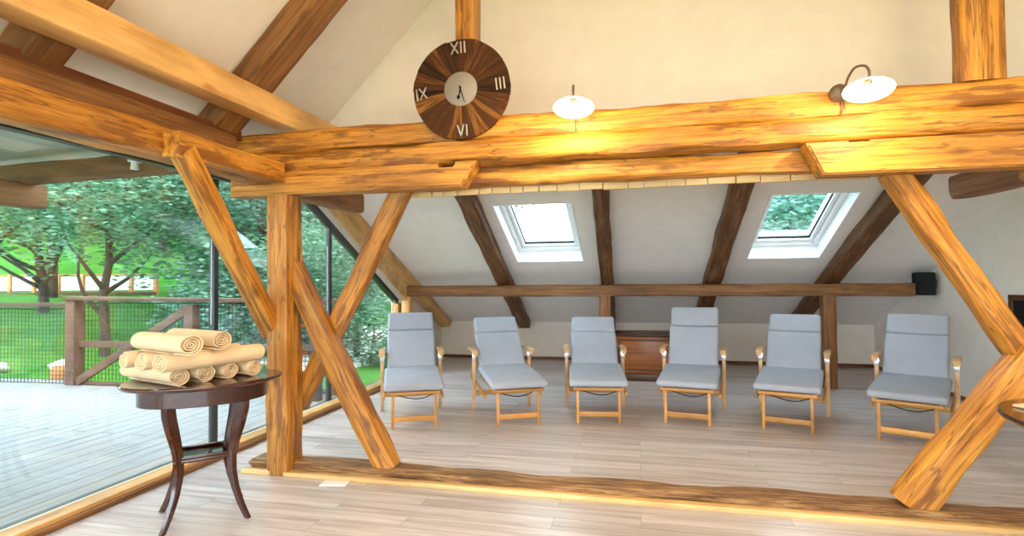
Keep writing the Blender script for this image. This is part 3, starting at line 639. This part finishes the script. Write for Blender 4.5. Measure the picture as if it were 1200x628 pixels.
# ------------------------------------------------------------------ LOUNGERS
def make_chair(label, alpha):
    t = thing('deck_chair', label, 'deck chair', group='wooden deck chairs with grey cushions')
    def piece(name, m, fn, parent=None, **k):
        bm = bmesh.new(); fn(bm); return mesh_obj(name, bm, m, parent or t, **k)
    a = alpha; ca, sa = cos(a), sin(a)
    hy, hz = 0.64, 0.375                      # back hinge
    for s in (-1, 1):
        piece('leg', 'teak', lambda bm: bar(bm, (s*0.187, 0.0, 0.0), (s*0.187, 0.012, 0.315), 0.026, 0.024, 0.004, Vector((0, 1, 0))))
    for s in (-1, 1):
        piece('leg', 'teak_pale', lambda bm: bar(bm, (s*0.288, 0.72, 0.0), (s*0.288, 0.70, 0.585), 0.036, 0.022, 0.004, Vector((0, 1, 0))))
    piece('crossbar', 'teak', lambda bm: box(bm, (-0.175, -0.008, 0.062), (0.175, 0.014, 0.108), 0.004))
    piece('crossbar', 'teak', lambda bm: box(bm, (-0.278, 0.708, 0.14), (0.278, 0.728, 0.19), 0.004))
    def sf(bm):
        for s in (-1, 1):
            bar(bm, (s*0.215, -0.03, 0.318), (s*0.215, 0.70, 0.350), 0.024, 0.04, 0.004)
            bar(bm, (s*0.268, 0.20, 0.23), (s*0.272, 0.98, 0.30), 0.022, 0.034, 0.004)
        for k in range(9): bar(bm, (-0.205, 0.04+0.075*k, 0.328+0.0033*k), (0.205, 0.04+0.075*k, 0.328+0.0033*k), 0.048, 0.012, 0.003)
    piece('seat_frame', 'teak', sf)
    piece('front_rail', 'teak', lambda bm: box(bm, (-0.230, -0.036, 0.300), (0.230, -0.004, 0.330), 0.008))
    def bf(bm):
        for s in (-1, 1):
            bar(bm, (s*0.222, hy, hz-0.02), (s*0.222, hy+0.655*ca, hz-0.02+0.655*sa), 0.024, 0.032, 0.004)
        for k in range(7):
            q = 0.06+0.088*k; bar(bm, (-0.215, hy+q*ca, hz-0.02+q*sa), (0.215, hy+q*ca, hz-0.02+q*sa), 0.05, 0.012, 0.003, Vector((0, -sa, ca)))
    piece('backrest_frame', 'teak_pale', bf)
    for s in (-1, 1):
        def arm(bm):
            pts = [(0.585, 0.560, 0.022), (0.60, 0.585, 0.028), (0.66, 0.600, 0.030), (0.80, 0.600, 0.029), (1.02, 0.585, 0.024)]
            L_ = [bm.verts.new((s*0.290-wd, y, z+0.014)) for y, z, wd in pts]; R_ = [bm.verts.new((s*0.290+wd, y, z+0.014)) for y, z, wd in pts]
            L2 = [bm.verts.new((s*0.290-wd, y, z-0.014)) for y, z, wd in pts]; R2 = [bm.verts.new((s*0.290+wd, y, z-0.014)) for y, z, wd in pts]
            n_ = len(pts)
            for i in range(n_-1):
                bm.faces.new((L_[i], L_[i+1], R_[i+1], R_[i])); bm.faces.new((L2[i], R2[i], R2[i+1], L2[i+1]))
                bm.faces.new((L_[i], L2[i], L2[i+1], L_[i+1])); bm.faces.new((R_[i], R_[i+1], R2[i+1], R2[i]))
            bm.faces.new((L_[0], R_[0], R2[0], L2[0])); bm.faces.new((L_[-1], L2[-1], R2[-1], R_[-1]))
            bmesh.ops.bevel(bm, geom=list(bm.edges), offset=0.006, segments=2, affect='EDGES')
        piece('armrest', 'teak_pale', arm)
        piece('hinge', 'metal', lambda bm: (box(bm, (s*0.288-0.021, 0.676, 0.50), (s*0.288+0.021, 0.684, 0.575), 0.002), box(bm, (s*0.268-0.004, 0.69, 0.52), (s*0.268+0.004, 0.73, 0.56), 0.002)))
    def cushion(bm, lo, hi, mtx=None, bev=0.026):
        vs = box(bm, lo, hi, bev, 4, mtx)
    def sc(bm):
        ly = Vector((0, 0.70, 0.055)).normalized()
        mt = Matrix((Vector((1, 0, 0)), ly, Vector((1, 0, 0)).cross(ly))).transposed().to_4x4(); mt.translation = (0, -0.075, 0.338)
        cushion(bm, (-0.262, 0, 0), (0.262, 0.72, 0.06), mt)
        for v in bm.verts:
            k = max(0, 1-(v.co.x/0.26)**2)*max(0, 1-((v.co.y-0.28)/0.36)**2)
            if v.co.z > 0.37: v.co.z += 0.008*k
    piece('seat_cushion', 'grey_cloth', sc)
    mt = Matrix((Vector((1, 0, 0)), Vector((0, ca, sa)), Vector((0, -sa, ca)))).transposed().to_4x4(); mt.translation = (0, hy, hz)
    piece('back_cushion', 'grey_cloth', lambda bm: cushion(bm, (-0.238, 0.045, 0.0), (0.238, 0.475, 0.058), mt))
    piece('headrest', 'grey_cloth', lambda bm: cushion(bm, (-0.232, 0.478, 0.0), (0.234, 0.688, 0.060), mt))
    def cord(bm):
        tube(bm, [(-0.20+0.40*k/14, 0.12, 0.29-0.055*sin(pi*k/14)*(0.6+0.8*k/14)) for k in range(15)], 0.0045, 6)
    piece('strap', 'black', cord)
    return t
CH = [((-1.945, 4.62), 25, 56, 'first grey-cushioned deck chair, standing by the glass wall'),
      ((-1.062, 4.899), 26, 46.5, 'second deck chair from the glass wall, turned to the right'),
      ((-0.363, 5.103), 7, 45, 'low-reclined deck chair in front of the chest, on its left'),
      ((0.414, 5.203), -10, 63, 'upright deck chair just right of the wooden chest'),
      ((1.231, 5.171), -18, 51, 'deck chair left of the right-hand purlin post'),
      ((2.047, 4.962), -28, 55, 'rightmost deck chair, under the black speaker, half behind the brace')]
for (c, rz, al, lb) in CH:
    t = make_chair(lb, R(al))
    t.location = (c[0], c[1], 0); t.rotation_euler = (0, 0, R(rz))

# ------------------------------------------------------------------ CHEST, SPEAKER, PICTURE
t = thing('storage_chest', 'low wooden chest by the wall behind the middle deck chairs', 'chest', (0.30, 7.42, 0))
def pc(name, m, fn, par, **k):
    bm = bmesh.new(); fn(bm); return mesh_obj(name, bm, m, par, **k)
BODY = pc('body', 'chest', lambda bm: box(bm, (-0.60, -0.10, 0.10), (0.60, 0.42, 0.57), 0.008), t)
pc('lid', 'chest_dark', lambda bm: box(bm, (-0.625, -0.125, 0.572), (0.625, 0.44, 0.605), 0.010), t)
pc('plinth', 'chest_dark', lambda bm: box(bm, (-0.615, -0.115, 0.0), (0.615, 0.43, 0.098), 0.008), t)
def mold(bm):
    for lo, hi in (((-0.56, -0.114, 0.515), (0.56, -0.101, 0.535)), ((-0.56, -0.114, 0.135), (0.56, -0.101, 0.155)), ((-0.56, -0.114, 0.156), (-0.54, -0.101, 0.514)), ((0.54, -0.114, 0.156), (0.56, -0.101, 0.514))): box(bm, lo, hi, 0.004)
pc('molding', 'chest_dark', mold, BODY)
pc('lock', 'iron', lambda bm: (box(bm, (0.075, -0.111, 0.395), (0.125, -0.101, 0.465), 0.004), lathe(bm, [(0, 0), (0.012, 0), (0.010, 0.012), (0, 0.014)], 14, Matrix.Translation((0.10, -0.111, 0.44)) @ Matrix.Rotation(pi/2, 4, 'X'))), BODY)

t = thing('loudspeaker', 'black rounded loudspeaker on the right wall at the purlin end', 'speaker', (XR-0.045, 7.28, 1.10))
def spk(bm):
    prof = [(-0.002, -0.14)]+[(-0.02-0.155*sin(pi*k/12)-0.0, -0.14+0.28*k/12) for k in range(13)]+[(-0.002, 0.14)]
    extrude_poly(bm, [(x-0.02, y, 0) for x, y in prof], (0, 0, 0.26))
    bmesh.ops.bevel(bm, geom=[e for e in bm.edges if abs(e.verts[0].co.z-e.verts[1].co.z) < 1e-5], offset=0.008, segments=2, affect='EDGES')
pc('cabinet', 'black', spk, t)
pc('bracket', 'iron', lambda bm: box(bm, (-0.03, -0.03, 0.09), (0.044, 0.03, 0.17), 0.003), t)

t = thing('wall_picture', 'dark framed panel on the right wall behind the crossing braces', 'picture', (XR, 5.3, 0.52))
def pf(bm):
    for lo, hi in (((-0.035, -0.66, 0.0), (-0.002, 0.66, 0.05)), ((-0.035, -0.66, 0.57), (-0.002, 0.66, 0.62)), ((-0.035, -0.66, 0.05), (-0.002, -0.61, 0.57)), ((-0.035, 0.61, 0.05), (-0.002, 0.66, 0.57))): box(bm, lo, hi, 0.004)
pc('picture_frame', 'chest_dark', pf, t)
pc('panel', 'black', lambda bm: box(bm, (-0.02, -0.61, 0.05), (-0.004, 0.61, 0.57)), t)

# ------------------------------------------------------------------ TABLES
def table(loc, rz, label, a=0.405, b=0.30):
    t = thing('side_table', label, 'table', loc, rz, 'oval mahogany side tables')
    H_ = 0.765
    bm = bmesh.new(); lathe(bm, [(0, H_), (0.985, H_), (1.0, H_-0.006), (1.0, H_-0.014), (0.975, H_-0.024), (0.94, H_-0.027), (0, H_-0.027)], 64)
    for v in bm.verts: v.co.x *= a; v.co.y *= b
    mesh_obj('tabletop', bm, 'mahog', t)
    bm = bmesh.new(); lathe(bm, [(0, H_-0.028), (1.0, H_-0.028), (1.0, H_-0.118), (0.985, H_-0.122), (0, H_-0.122)], 64)
    for v in bm.verts: v.co.x *= a*0.80; v.co.y *= b*0.70
    mesh_obj('apron', bm, 'mahog', t)
    for sx in (-1, 1):
        for sy in (-1, 1):
            d = Vector((sx*0.75, sy*0.66, 0)).normalized()
            prof = [(0.235, H_-0.118, 0.024), (0.232, 0.60, 0.024), (0.215, 0.52, 0.022), (0.185, 0.42, 0.019), (0.168, 0.34, 0.018), (0.170, 0.26, 0.017), (0.19, 0.17, 0.0155), (0.225, 0.08, 0.014), (0.268, 0.0, 0.013)]
            bm = bmesh.new(); rings = []
            nn = Vector((-d.y, d.x, 0))
            for r_, z, hw in prof:
                p = d*r_+Vector((0, 0, z)); rings.append([bm.verts.new(p+d*i*hw*1.15+nn*j*hw) for i, j in ((1, 1), (-1, 1), (-1, -1), (1, -1))])
            for A, B in zip(rings, rings[1:]):
                for k in range(4): bm.faces.new((A[k], A[(k+1) % 4], B[(k+1) % 4], B[k]))
            bm.faces.new(rings[0]); bm.faces.new(rings[-1][::-1])
            bmesh.ops.bevel(bm, geom=[e for e in bm.edges], offset=0.004, segments=2, affect='EDGES')
            mesh_obj('leg', bm, 'mahog', t)
    bm = bmesh.new(); box(bm, (-0.150, -0.125, 0.335), (0.150, 0.125, 0.355), 0.005); box(bm, (-0.150, -0.125, 0.355), (0.150, -0.11, 0.369), 0.004); box(bm, (-0.150, 0.11, 0.355), (0.150, 0.125, 0.369), 0.004)
    mesh_obj('shelf', bm, 'mahog', t)
    return t
table((-2.385, 2.675, 0), R(45), 'oval dark mahogany side table with sabre legs holding rolled towels')
table((1.695, 2.53, 0), R(70), 'second dark oval side table, cut by the right picture edge')

# ------------------------------------------------------------------ TOWELS
def towel(p_front, p_back, rad, label, squash=0.86, twist=0.0, seed=0):
    """rolled towel, spiral visible at both ends; axis from p_front to p_back"""
    p0, p1 = Vector(p_front), Vector(p_back); Ln = (p1-p0).length
    rt = random.Random(seed); turns = 4.0; n = 110; thk = rad*0.12
    spi = []
    for i in range(n+1):
        f = i/n; a = -pi/2+twist - (1-f)*turns*2*pi
        r_ = rad*(0.10+0.90*f)-thk/2
        r_ *= 1+0.05*noise.noise(Vector((a*0.7, seed, f*3)))
        spi.append((r_, a))
    bm = bmesh.new(); S = 9; cols = []
    for s in range(S):
        x = Ln*s/(S-1); row = []
        end = abs(2*s/(S-1)-1); bul = 1+0.035*(1-end**2)
        for (r_, a) in spi:
            dx = (0.010*sin(a*0.9+seed)*(r_/rad)+0.006*noise.noise(Vector((a, seed, 2.0)))) if s in (0, S-1) else 0
            pr = []
            for q in (-thk/2, thk/2):
                rr_ = (r_+q)*bul*(1+0.018*noise.noise(Vector((x*9, a*0.8, seed))))
                y, z = rr_*cos(a), rr_*sin(a)*squash
                pr.append(bm.verts.new((x+dx+rt.uniform(-.0006, .0006), y, z)))
            row.append(pr)
        cols.append(row)
    for s in range(S-1):
        for i in range(n):
            for q in (0, 1):
                f = (cols[s][i][q], cols[s][i+1][q], cols[s+1][i+1][q], cols[s+1][i][q]); bm.faces.new(f if q else f[::-1])
        for i in (0, n):
            bm.faces.new((cols[s][i][0], cols[s][i][1], cols[s+1][i][1], cols[s+1][i][0]))
    for s in (0, S-1):
        for i in range(n): bm.faces.new((cols[s][i][0], cols[s][i+1][0], cols[s][i+1][1], cols[s][i][1]))
    o = mesh_obj('rolled_towel', bm, 'towel', angle=60)
    mt = frame_x(p1-p0).to_4x4(); mt.translation = p0; o.matrix_world = mt
    return tag(o, label, 'towel', 'cream rolled towels on the table')
zb = 0.812
dB = Vector((-0.955, 0.295, 0)); dM = Vector((0.30, 0.954, 0))
bot = [((-2.335, 2.440), 0.50, 'bottom-row rolled towel at the left, its side showing'), ((-2.275, 2.556), 0.44, 'bottom-row rolled towel second from the left'),
       ((-2.215, 2.668), 0.44, 'bottom-row rolled towel third from the left'), ((-2.150, 2.785), 0.44, 'bottom-row rolled towel at the right end, near the post')]
for i, (p, L_, lb) in enumerate(bot):
    a = Vector((p[0], p[1], zb)); towel(a, a+dB*L_, 0.053, lb, 0.88, 0.3*i, seed=i+1)
zm = 0.900
mid = [((-2.335, 2.315), 0.55, 'long rolled towel lying crosswise in front, on the bottom row'), ((-2.49, 2.36), 0.52, 'middle crosswise rolled towel behind the long front one'), ((-2.635, 2.395), 0.50, 'rearmost crosswise rolled towel, its end farthest left')]
for i, (p, L_, lb) in enumerate(mid):
    a = Vector((p[0], p[1], zm)); towel(a, a+dM*L_, 0.056, lb, 0.90, 1.0+0.5*i, seed=i+11)
zt = 0.994
top = [((-2.155, 2.325), 0.46, 'top rolled towel nearer the viewer, on the left'), ((-2.165, 2.545), 0.46, 'top rolled towel on the right, behind the other top one')]
for i, (p, L_, lb) in enumerate(top):
    a = Vector((p[0], p[1], zt)); towel(a, a+dB*L_, 0.063, lb, 0.86, 0.7*i, seed=i+21)
bm = bmesh.new(); box(bm, (-0.17, -0.12, 0), (0.17, 0.12, 0.012), 0.005, 3)  # thin flat cream slab on the second table
o = mesh_obj('cream_slab', bm, 'towel'); o.location = (1.70, 2.66, 0.766); o.rotation_euler = (0, 0, R(25)); tag(o, 'flat cream piece lying on the table at the right edge', 'towel')

# cards on the floor
bm = bmesh.new(); box(bm, (-0.085, -0.05, 0.0), (0.085, 0.05, 0.006), 0.001)
o = mesh_obj('floor_card', bm, 'paper'); o.location = (-1.92, 3.262, 0.001); o.rotation_euler = (0, 0, R(9)); tag(o, 'small white card on the floor before the pale strip', 'card')
bm = bmesh.new(); box(bm, (-0.085, -0.045, 0.0), (0.085, 0.045, 0.006), 0.001)
o = mesh_obj('floor_card', bm, 'paper'); o.location = (-1.83, 3.64, 0.001); o.rotation_euler = (0, 0, R(4)); tag(o, 'small white card on the floor behind the sill log', 'card')

# ------------------------------------------------------------------ OUTSIDE: deck, porch, railing, garden
bm = bmesh.new(); box(bm, (-9.6, -2.5, -0.14), (XG-0.05, 6.05, -0.015)); struct(mesh_obj('floor_deck', bm, 'deck'))
# porch roof
bm = bmesh.new(); extrude_poly(bm, [(-8.5, -2.5, 2.20), (-8.5, 3.62, 2.20), (XG-0.04, 3.62, 2.36), (XG-0.04, -2.5, 2.36)], (0, 0, 0.08)); struct(mesh_obj('ceiling_porch', bm, 'porch_ceiling', smooth=False))
beam('porch_rafter', (-6.2, 3.44, 2.14), (XG-0.05, 3.44, 2.20), 0.12, 0.16, 'porch', 'outermost brown porch rafter beyond the glass', 'rafter', rough=0.003)
beam('porch_rafter', (-6.2, 2.30, 2.19), (XG-0.05, 2.30, 2.27), 0.12, 0.15, 'porch', 'inner brown porch rafter at the left picture edge', 'rafter', rough=0.003)
beam('porch_purlin', (-4.80, -1.5, 2.01), (-4.80, 3.58, 2.01), 0.16, 0.19, 'porch', 'thick porch beam with its square cut end over the deck', 'timber beam', rough=0.003, cham=0.05)
t = thing('outdoor_spotlight', 'small white spotlight under the outermost porch rafter', 'lamp', (-3.55, 3.30, 2.16))
pc('base', 'white', lambda bm: lathe(bm, [(0, 0.06), (0.045, 0.06), (0.045, 0.02), (0, 0.02)], 20), t)
pc('head', 'white', lambda bm: lathe(bm, [(0, 0.02), (0.022, 0.02), (0.028, -0.035), (0.0, -0.035)], 20), t)

# railing
def railing(name, pts, zr, label, thick=0.07):
    t = thing(name, label, 'railing', (pts[0][0], pts[0][1], -0.015)); return t
PC = Vector((-7.2, 5.83, -0.015))
P2 = Vector((-5.42, 5.86, -0.015)); P3 = Vector((-3.45, 5.89, -0.015))
t = thing('deck_railing', 'weathered wooden deck railing with netting and diagonal brace behind the towels', 'railing', PC)
def rel(v): return Vector(v)-PC
for p, wd, h in ((PC, 0.15, 1.10), (P2, 0.13, 1.04), (P3, 0.12, 1.04)):
    q = rel(p); pc('post', 'grey_wood', lambda bm: box(bm, (q.x-wd/2, q.y-wd/2, 0), (q.x+wd/2, q.y+wd/2, h), 0.008), t)
pc('handrail', 'grey_wood', lambda bm: bar(bm, (-0.10, -0.02, 1.125), (P3.x-PC.x+0.15, 0.06, 1.085), 0.16, 0.045, 0.006), t)
pc('rail', 'grey_wood', lambda bm: bar(bm, (0.08, 0.0, 0.53), (P2.x-PC.x-0.06, 0.03, 0.53), 0.05, 0.08, 0.005), t)
pc('rail', 'grey_wood', lambda bm: bar(bm, (P2.x-PC.x+0.06, 0.03, 0.53), (P3.x-PC.x-0.06, 0.06, 0.53), 0.05, 0.08, 0.005), t)
pc('brace', 'grey_wood', lambda bm: bar(bm, (0.07, -0.03, 0.03), (P2.x-PC.x-0.05, 0.0, 0.98), 0.05, 0.10, 0.005), t)
pc('bottom_rail', 'grey_wood', lambda bm: bar(bm, (0.08, 0.0, 0.03), (P3.x-PC.x, 0.06, 0.03), 0.05, 0.04, 0.004), t)
def net(bm, p0, p1, z0, z1, sp=0.055, r=0.0048, sag=0.0):
    d = p1-p0; L_ = d.length; n_ = int(L_/sp)
    for k in range(n_+1):
        p = p0+d*(k/n_); tube(bm, [p+Vector((0, 0, z0)), p+Vector((0, 0, z1))], r, 3, False)
    m_ = int((z1-z0)/sp)
    for k in range(m_+1):
        z = z0+(z1-z0)*k/m_
        pts = [p0+d*(i/8)+Vector((0, 0, z-sag*(k/m_)*abs(sin(i*pi/2.0)))) for i in range(9)]
        tube(bm, pts, r if 0 < k < m_ else r*2, 3, False)
pc('net', 'net', lambda bm: net(bm, Vector((0.09, 0.06, 0)), Vector((P3.x-PC.x, 0.12, 0)), 0.02, 1.06), t)
PL = Vector((-11.2, 5.60, -0.015))
t = thing('deck_railing', 'thin rail with sagging black safety net left of the corner post', 'railing', PL)
q = PC-PL
pc('handrail', 'grey_wood', lambda bm: bar(bm, (0, 0, 1.03), (q.x-0.09, q.y, 1.04), 0.07, 0.05, 0.005), t)
pc('post', 'grey_wood', lambda bm: box(bm, (-0.06, -0.06, 0), (0.06, 0.06, 1.0), 0.006), t)
pc('net', 'net', lambda bm: net(bm, Vector((0.06, 0.03, 0)), Vector((q.x-0.09, q.y+0.02, 0)), 0.0, 0.99, sag=0.02), t)
bm = bmesh.new(); box(bm, (-11.3, 5.0, -0.14), (-9.6, 6.05, -0.015)); struct(mesh_obj('floor_deck', bm, 'deck'))
beam('porch_post', (-3.50, 5.55, -0.015), (-3.50, 5.55, 0.70), 0.11, 0.11, 'frame_dark', 'short dark post outside at the foot of the second mullion', 'post', rough=0.001, up=(0, 1, 0))

# ground
ND = Vector((-0.62, 0.785, 0)).normalized()
def gz(x, y):
    d = x*ND.x+y*ND.y
    if d < 8: z = -0.35
    elif d < 34: z = -0.35+(d-8)*0.062
    else:
        k = min(1, max(0, (-x-0.3*y)/8)); k = k*k*(3-2*k)
        z = 1.26+(d-34)*0.42*k
    z += 0.10*noise.noise(Vector((x*0.25, y*0.25, 0)))
    return z
def grid_ground(name, m, X0, X1, Y0, Y1, nx, ny, dz=0.0, cond=None):
    bm = bmesh.new(); V = {}
    for i in range(nx+1):
        for j in range(ny+1):
            x = X0+(X1-X0)*i/nx; y = Y0+(Y1-Y0)*j/ny; V[i, j] = bm.verts.new((x, y, gz(x, y)+dz))
    for i in range(nx):
        for j in range(ny):
            c = V[i, j].co
            bm.faces.new((V[i, j], V[i+1, j], V[i+1, j+1], V[i, j+1]))
    return mesh_obj(name, bm, m, angle=180)
o = grid_ground('ground', 'grass', -75, 35, -12, 75, 110, 87); struct(o)
bm = bmesh.new(); rs = random.Random(5); GR = []
wob = [rs.uniform(.82, 1.12) for k in range(30)]
for q in range(9):
    ring = []
    for k in range(30):
        a = 2*pi*k/30; f = q/8*wob[k]; x = -5.6+1.9*cos(a)*f; y = 11.6+3.6*sin(a)*f
        ring.append(bm.verts.new((x, y, gz(x, y)+(0.05 if q < 8 else -0.03))))
    GR.append(ring)
for A, B_ in zip(GR, GR[1:]):
    for k in range(30): bm.faces.new((A[k], A[(k+1) % 30], B_[(k+1) % 30], B_[k]))
bmesh.ops.remove_doubles(bm, verts=bm.verts, dist=1e-4)
o = mesh_obj('gravel_patch', bm, 'stone'); tag(o, 'pale gravel ground outside the far glass pane', 'gravel', kind='stuff')

# white panelled fence on the slope
t = thing('garden_fence', 'low white panelled fence with wooden posts beyond the lawn', 'fence', (-23.3, 17.45, gz(-23.3, 17.45)))
t.scale = (0.75, 0.75, 0.75)
fd = Vector((0.977, 0.214, 0)).normalized()
for k in range(10):
    p = fd*(-5.5+1.3*k); pc('post', 'teak', lambda bm: box(bm, (p.x-0.10, p.y-0.10, -0.2), (p.x+0.10, p.y+0.10, 1.05), 0.01), t)
    if k < 9:
        a, b_ = p+fd*0.12, p+fd*1.18; pc('panel', 'white', lambda bm: bar(bm, a+Vector((0, 0, 0.55)), b_+Vector((0, 0, 0.55)), 0.06, 0.74, 0.004), t)
pc('rail', 'teak', lambda bm: bar(bm, fd*-5.6+Vector((0, 0, 1.0)), fd*6.3+Vector((0, 0, 1.0)), 0.14, 0.08, 0.005), t)
pc('base_board', 'grey_wood', lambda bm: bar(bm, fd*-5.6+Vector((0, -0.15, 0.02)), fd*6.3+Vector((0, -0.15, 0.02)), 0.5, 0.14, 0.005), t)

# small white house far right through the far pane
t = thing('white_house', 'small white house with grey roof glimpsed through the far pane', 'house', (-9.6, 21.5, gz(-9.6, 21.5)-.1))
pc('wall', 'house_white', lambda bm: box(bm, (-1.6, -1, 0), (2.4, 3, 1.15)), t)
pc('roof', 'house_roof', lambda bm: extrude_poly(bm, [(-2.0, -1.5, 1.10), (-2.0, 3.5, 1.10), (-2.0, 1, 2.3)], (4.8, 0, 0)), t, smooth=False)
pc('window', 'chest', lambda bm: box(bm, (0.3, -1.05, 0.45), (0.9, -0.98, 1.05), 0.01), t)

# stones and stump at the deck edge
for k, (x, y, s, lb) in enumerate(((-9.3, 7.4, 0.20, 'pale boulder on the lawn behind the net, left of the corner post'), (-8.55, 6.85, 0.14, 'pale stone just behind the net beside the stump'), (-10.3, 7.0, 0.17, 'pale stone behind the net at the left picture edge'), (-6.6, 7.0, 0.16, 'pale stone behind the railing right of the corner post'))):
    bm = bmesh.new(); bmesh.ops.create_icosphere(bm, subdivisions=3, radius=1)
    for v in bm.verts:
        f = 1+0.25*noise.noise(v.co*1.7+Vector((k*5, 0, 0))); v.co = Vector((v.co.x*f*s*1.3, v.co.y*f*s, v.co.z*f*s*0.6))
    o = mesh_obj('garden_stone', bm, 'stone'); o.location = (x, y, gz(x, y)+s*0.15+0.05); tag(o, lb, 'stone', 'pale garden stones')
bm = bmesh.new(); lathe(bm, [(0, 0.34), (0.14, 0.34), (0.17, 0.30), (0.18, 0.1), (0.2, -0.1), (0, -0.1)], 18); o = mesh_obj('tree_stump', bm, 'terracotta'); o.location = (-8.0, 6.35, gz(-8.0, 6.35)); tag(o, 'small orange-brown stump behind the net by the corner post', 'stump')

# trees
def foliage_bm(seed, rx, rz, zc, nclu, nleaf, ls, low=0.0):
    rt = random.Random(seed); bm = bmesh.new()
    for c in range(nclu):
        while True:
            p = Vector((rt.uniform(-1, 1), rt.uniform(-1, 1), rt.uniform(-1, 1)))
            if 0.25 < p.length < 1: break
        cc = Vector((p.x*rx, p.y*rx, zc+p.z*rz)); cr_ = rt.uniform(0.22, 0.42)*rx
        for k in range(nleaf):
            d = Vector((rt.gauss(0, 1), rt.gauss(0, 1), rt.gauss(0, 0.7))).normalized()*cr_*rt.uniform(0.3, 1)**0.6
            q = cc+d
            if q.z < low: continue
            a = Vector((rt.gauss(0, 1), rt.gauss(0, 1), rt.gauss(0, 1))).normalized(); n_ = (Vector((0, 0, 1))+a*0.9).normalized()
            t_ = n_.cross(a).normalized(); b_ = n_.cross(t_); s = ls*rt.uniform(0.7, 1.3)
            bm.faces.new([bm.verts.new(q-t_*s), bm.verts.new(q+b_*s*0.42), bm.verts.new(q+t_*s), bm.verts.new(q-b_*s*0.42)])
    return bm
def trunk_bm(seed, h, r, nb=7, lean=0.25):
    rt = random.Random(seed); bm = bmesh.new()
    pts = [Vector((0, 0, -0.3)), Vector((0, 0, h*0.12))]
    p = Vector((0, 0, h*0.12))
    for k in range(5): p = p+Vector((rt.uniform(-lean, lean)*h*0.12, rt.uniform(-lean, lean)*h*0.12, h*0.15)); pts.append(p)
    tube(bm, pts, [r*(1-0.12*i) for i in range(len(pts))], 9)
    for k in range(nb):
        i = rt.randint(1, 4); b0 = pts[i]+(pts[i+1]-pts[i])*rt.random(); a = rt.uniform(0, 2*pi); L_ = h*rt.uniform(0.3, 0.5)
        bp_ = [b0]; d = Vector((cos(a), sin(a), rt.uniform(0.35, 0.8))).normalized()
        for s in range(5):
            d = (d+Vector((rt.uniform(-.25, .25), rt.uniform(-.25, .25), rt.uniform(-.05, .25)))).normalized(); bp_.append(bp_[-1]+d*L_/5)
        tube(bm, bp_, [r*0.5*(1-0.16*s) for s in range(6)], 6)
    return bm
KIND = []
for i, (lm, rx, rz_, zc, nc, nl_, ls, low) in enumerate((('leaf', 2.0, 1.7, 3.6, 80, 150, 0.062, 1.5), ('leaf2', 2.0, 2.2, 3.2, 90, 150, 0.065, 0.6), ('leaf3', 1.8, 1.6, 3.2, 70, 150, 0.062, 1.3), ('leaf_haze', 2.6, 1.3, 2.6, 80, 160, 0.09, 0.4), ('leaf2', 1.5, 0.9, 0.9, 50, 110, 0.06, 0.0), ('leaf', 1.4, 1.1, 1.0, 50, 110, 0.065, 0.0))):
    f = mesh_obj('foliage', foliage_bm(50+i, rx, rz_, zc, nc, nl_, ls, low), lm, smooth=False)
    k = mesh_obj('trunk', trunk_bm(80+i, zc+rz_*0.6, 0.11 if i < 4 else 0.035, 9), 'bark')
    KIND.append((f, k))
used = set()
def tree(kind, x, y, s, rz, label, cat='tree', group='trees and bushes beyond the deck'):
    t = thing('garden_tree' if kind < 4 else 'garden_bush', label, cat, (x, y, gz(x, y)), R(rz), group); t.scale = (s, s, s)
    for o in KIND[kind]:
        if o.name in used: c = o.copy(); COL.objects.link(c)
        else: c = o; used.add(o.name)
        c.parent = t
T = [(0, -5.2, 9.6, 0.62, 30, 'young tree outside the far pane, its leaves over the gravel'),
     (0, -9.9, 8.6, 0.92, 20, 'branching tree on the lawn just behind the railing, left of the towels'),
     (2, -17.5, 13.2, 1.35, 80, 'tree with a thin dark trunk standing near the white fence'),
     (0, -15.0, 9.6, 1.15, 140, 'tree at the left picture edge behind the safety net'),
     (1, -8.6, 11.4, 1.2, 200, 'dense tree behind the diagonal brace'),
     (2, -8.4, 13.2, 1.15, 20, 'yellow green tree seen through the pane right of the post'),
     (0, -11.8, 14.6, 1.5, 260, 'tall tree in the second row behind the branching tree'),
     (2, -7.2, 16.6, 1.5, 300, 'light green tree in the second row right of the post'),
     (1, -15.5, 18.5, 1.9, 45, 'big dark tree on the slope behind the lawn'),
     (0, -21.5, 16.5, 1.9, 160, 'big tree on the slope at the far left'),
     (1, -27.5, 27.5, 2.5, 110, 'large dark tree high on the hill at the left'),
     (0, -20.5, 27.0, 2.5, 10, 'large green tree high on the hill behind the railing corner'),
     (1, -13.5, 26.5, 2.5, 230, 'large dark tree high on the hill above the towels'),
     (2, -8.0, 26.0, 2.3, 60, 'large pale tree on the hill seen right of the post'),
     (0, -34.5, 23.0, 2.3, 75, 'large green tree on the hill at the left picture edge'),
     (3, 8.3, 33.0, 1.9, 75, 'tree outside the right skylight, haze painted into its pale leaves'),
     (3, 13.0, 38.0, 2.2, 15, 'farther tree outside the right skylight, haze painted into its pale leaves')]
for a in T: tree(*a)
B = [(4, -6.9, 8.9, 1.0, 0, 'dark bush behind the railing between corner and mullion'),
     (5, -8.1, 9.8, 1.15, 120, 'green bush behind the towels'), (5, -4.75, 9.3, 0.62, 200, 'small green bush outside, low in the far pane'),
     (5, -6.3, 10.2, 0.85, 20, 'leafy green bush outside, seen between the left cross braces')]
for a in B: tree(*a, cat='bush')
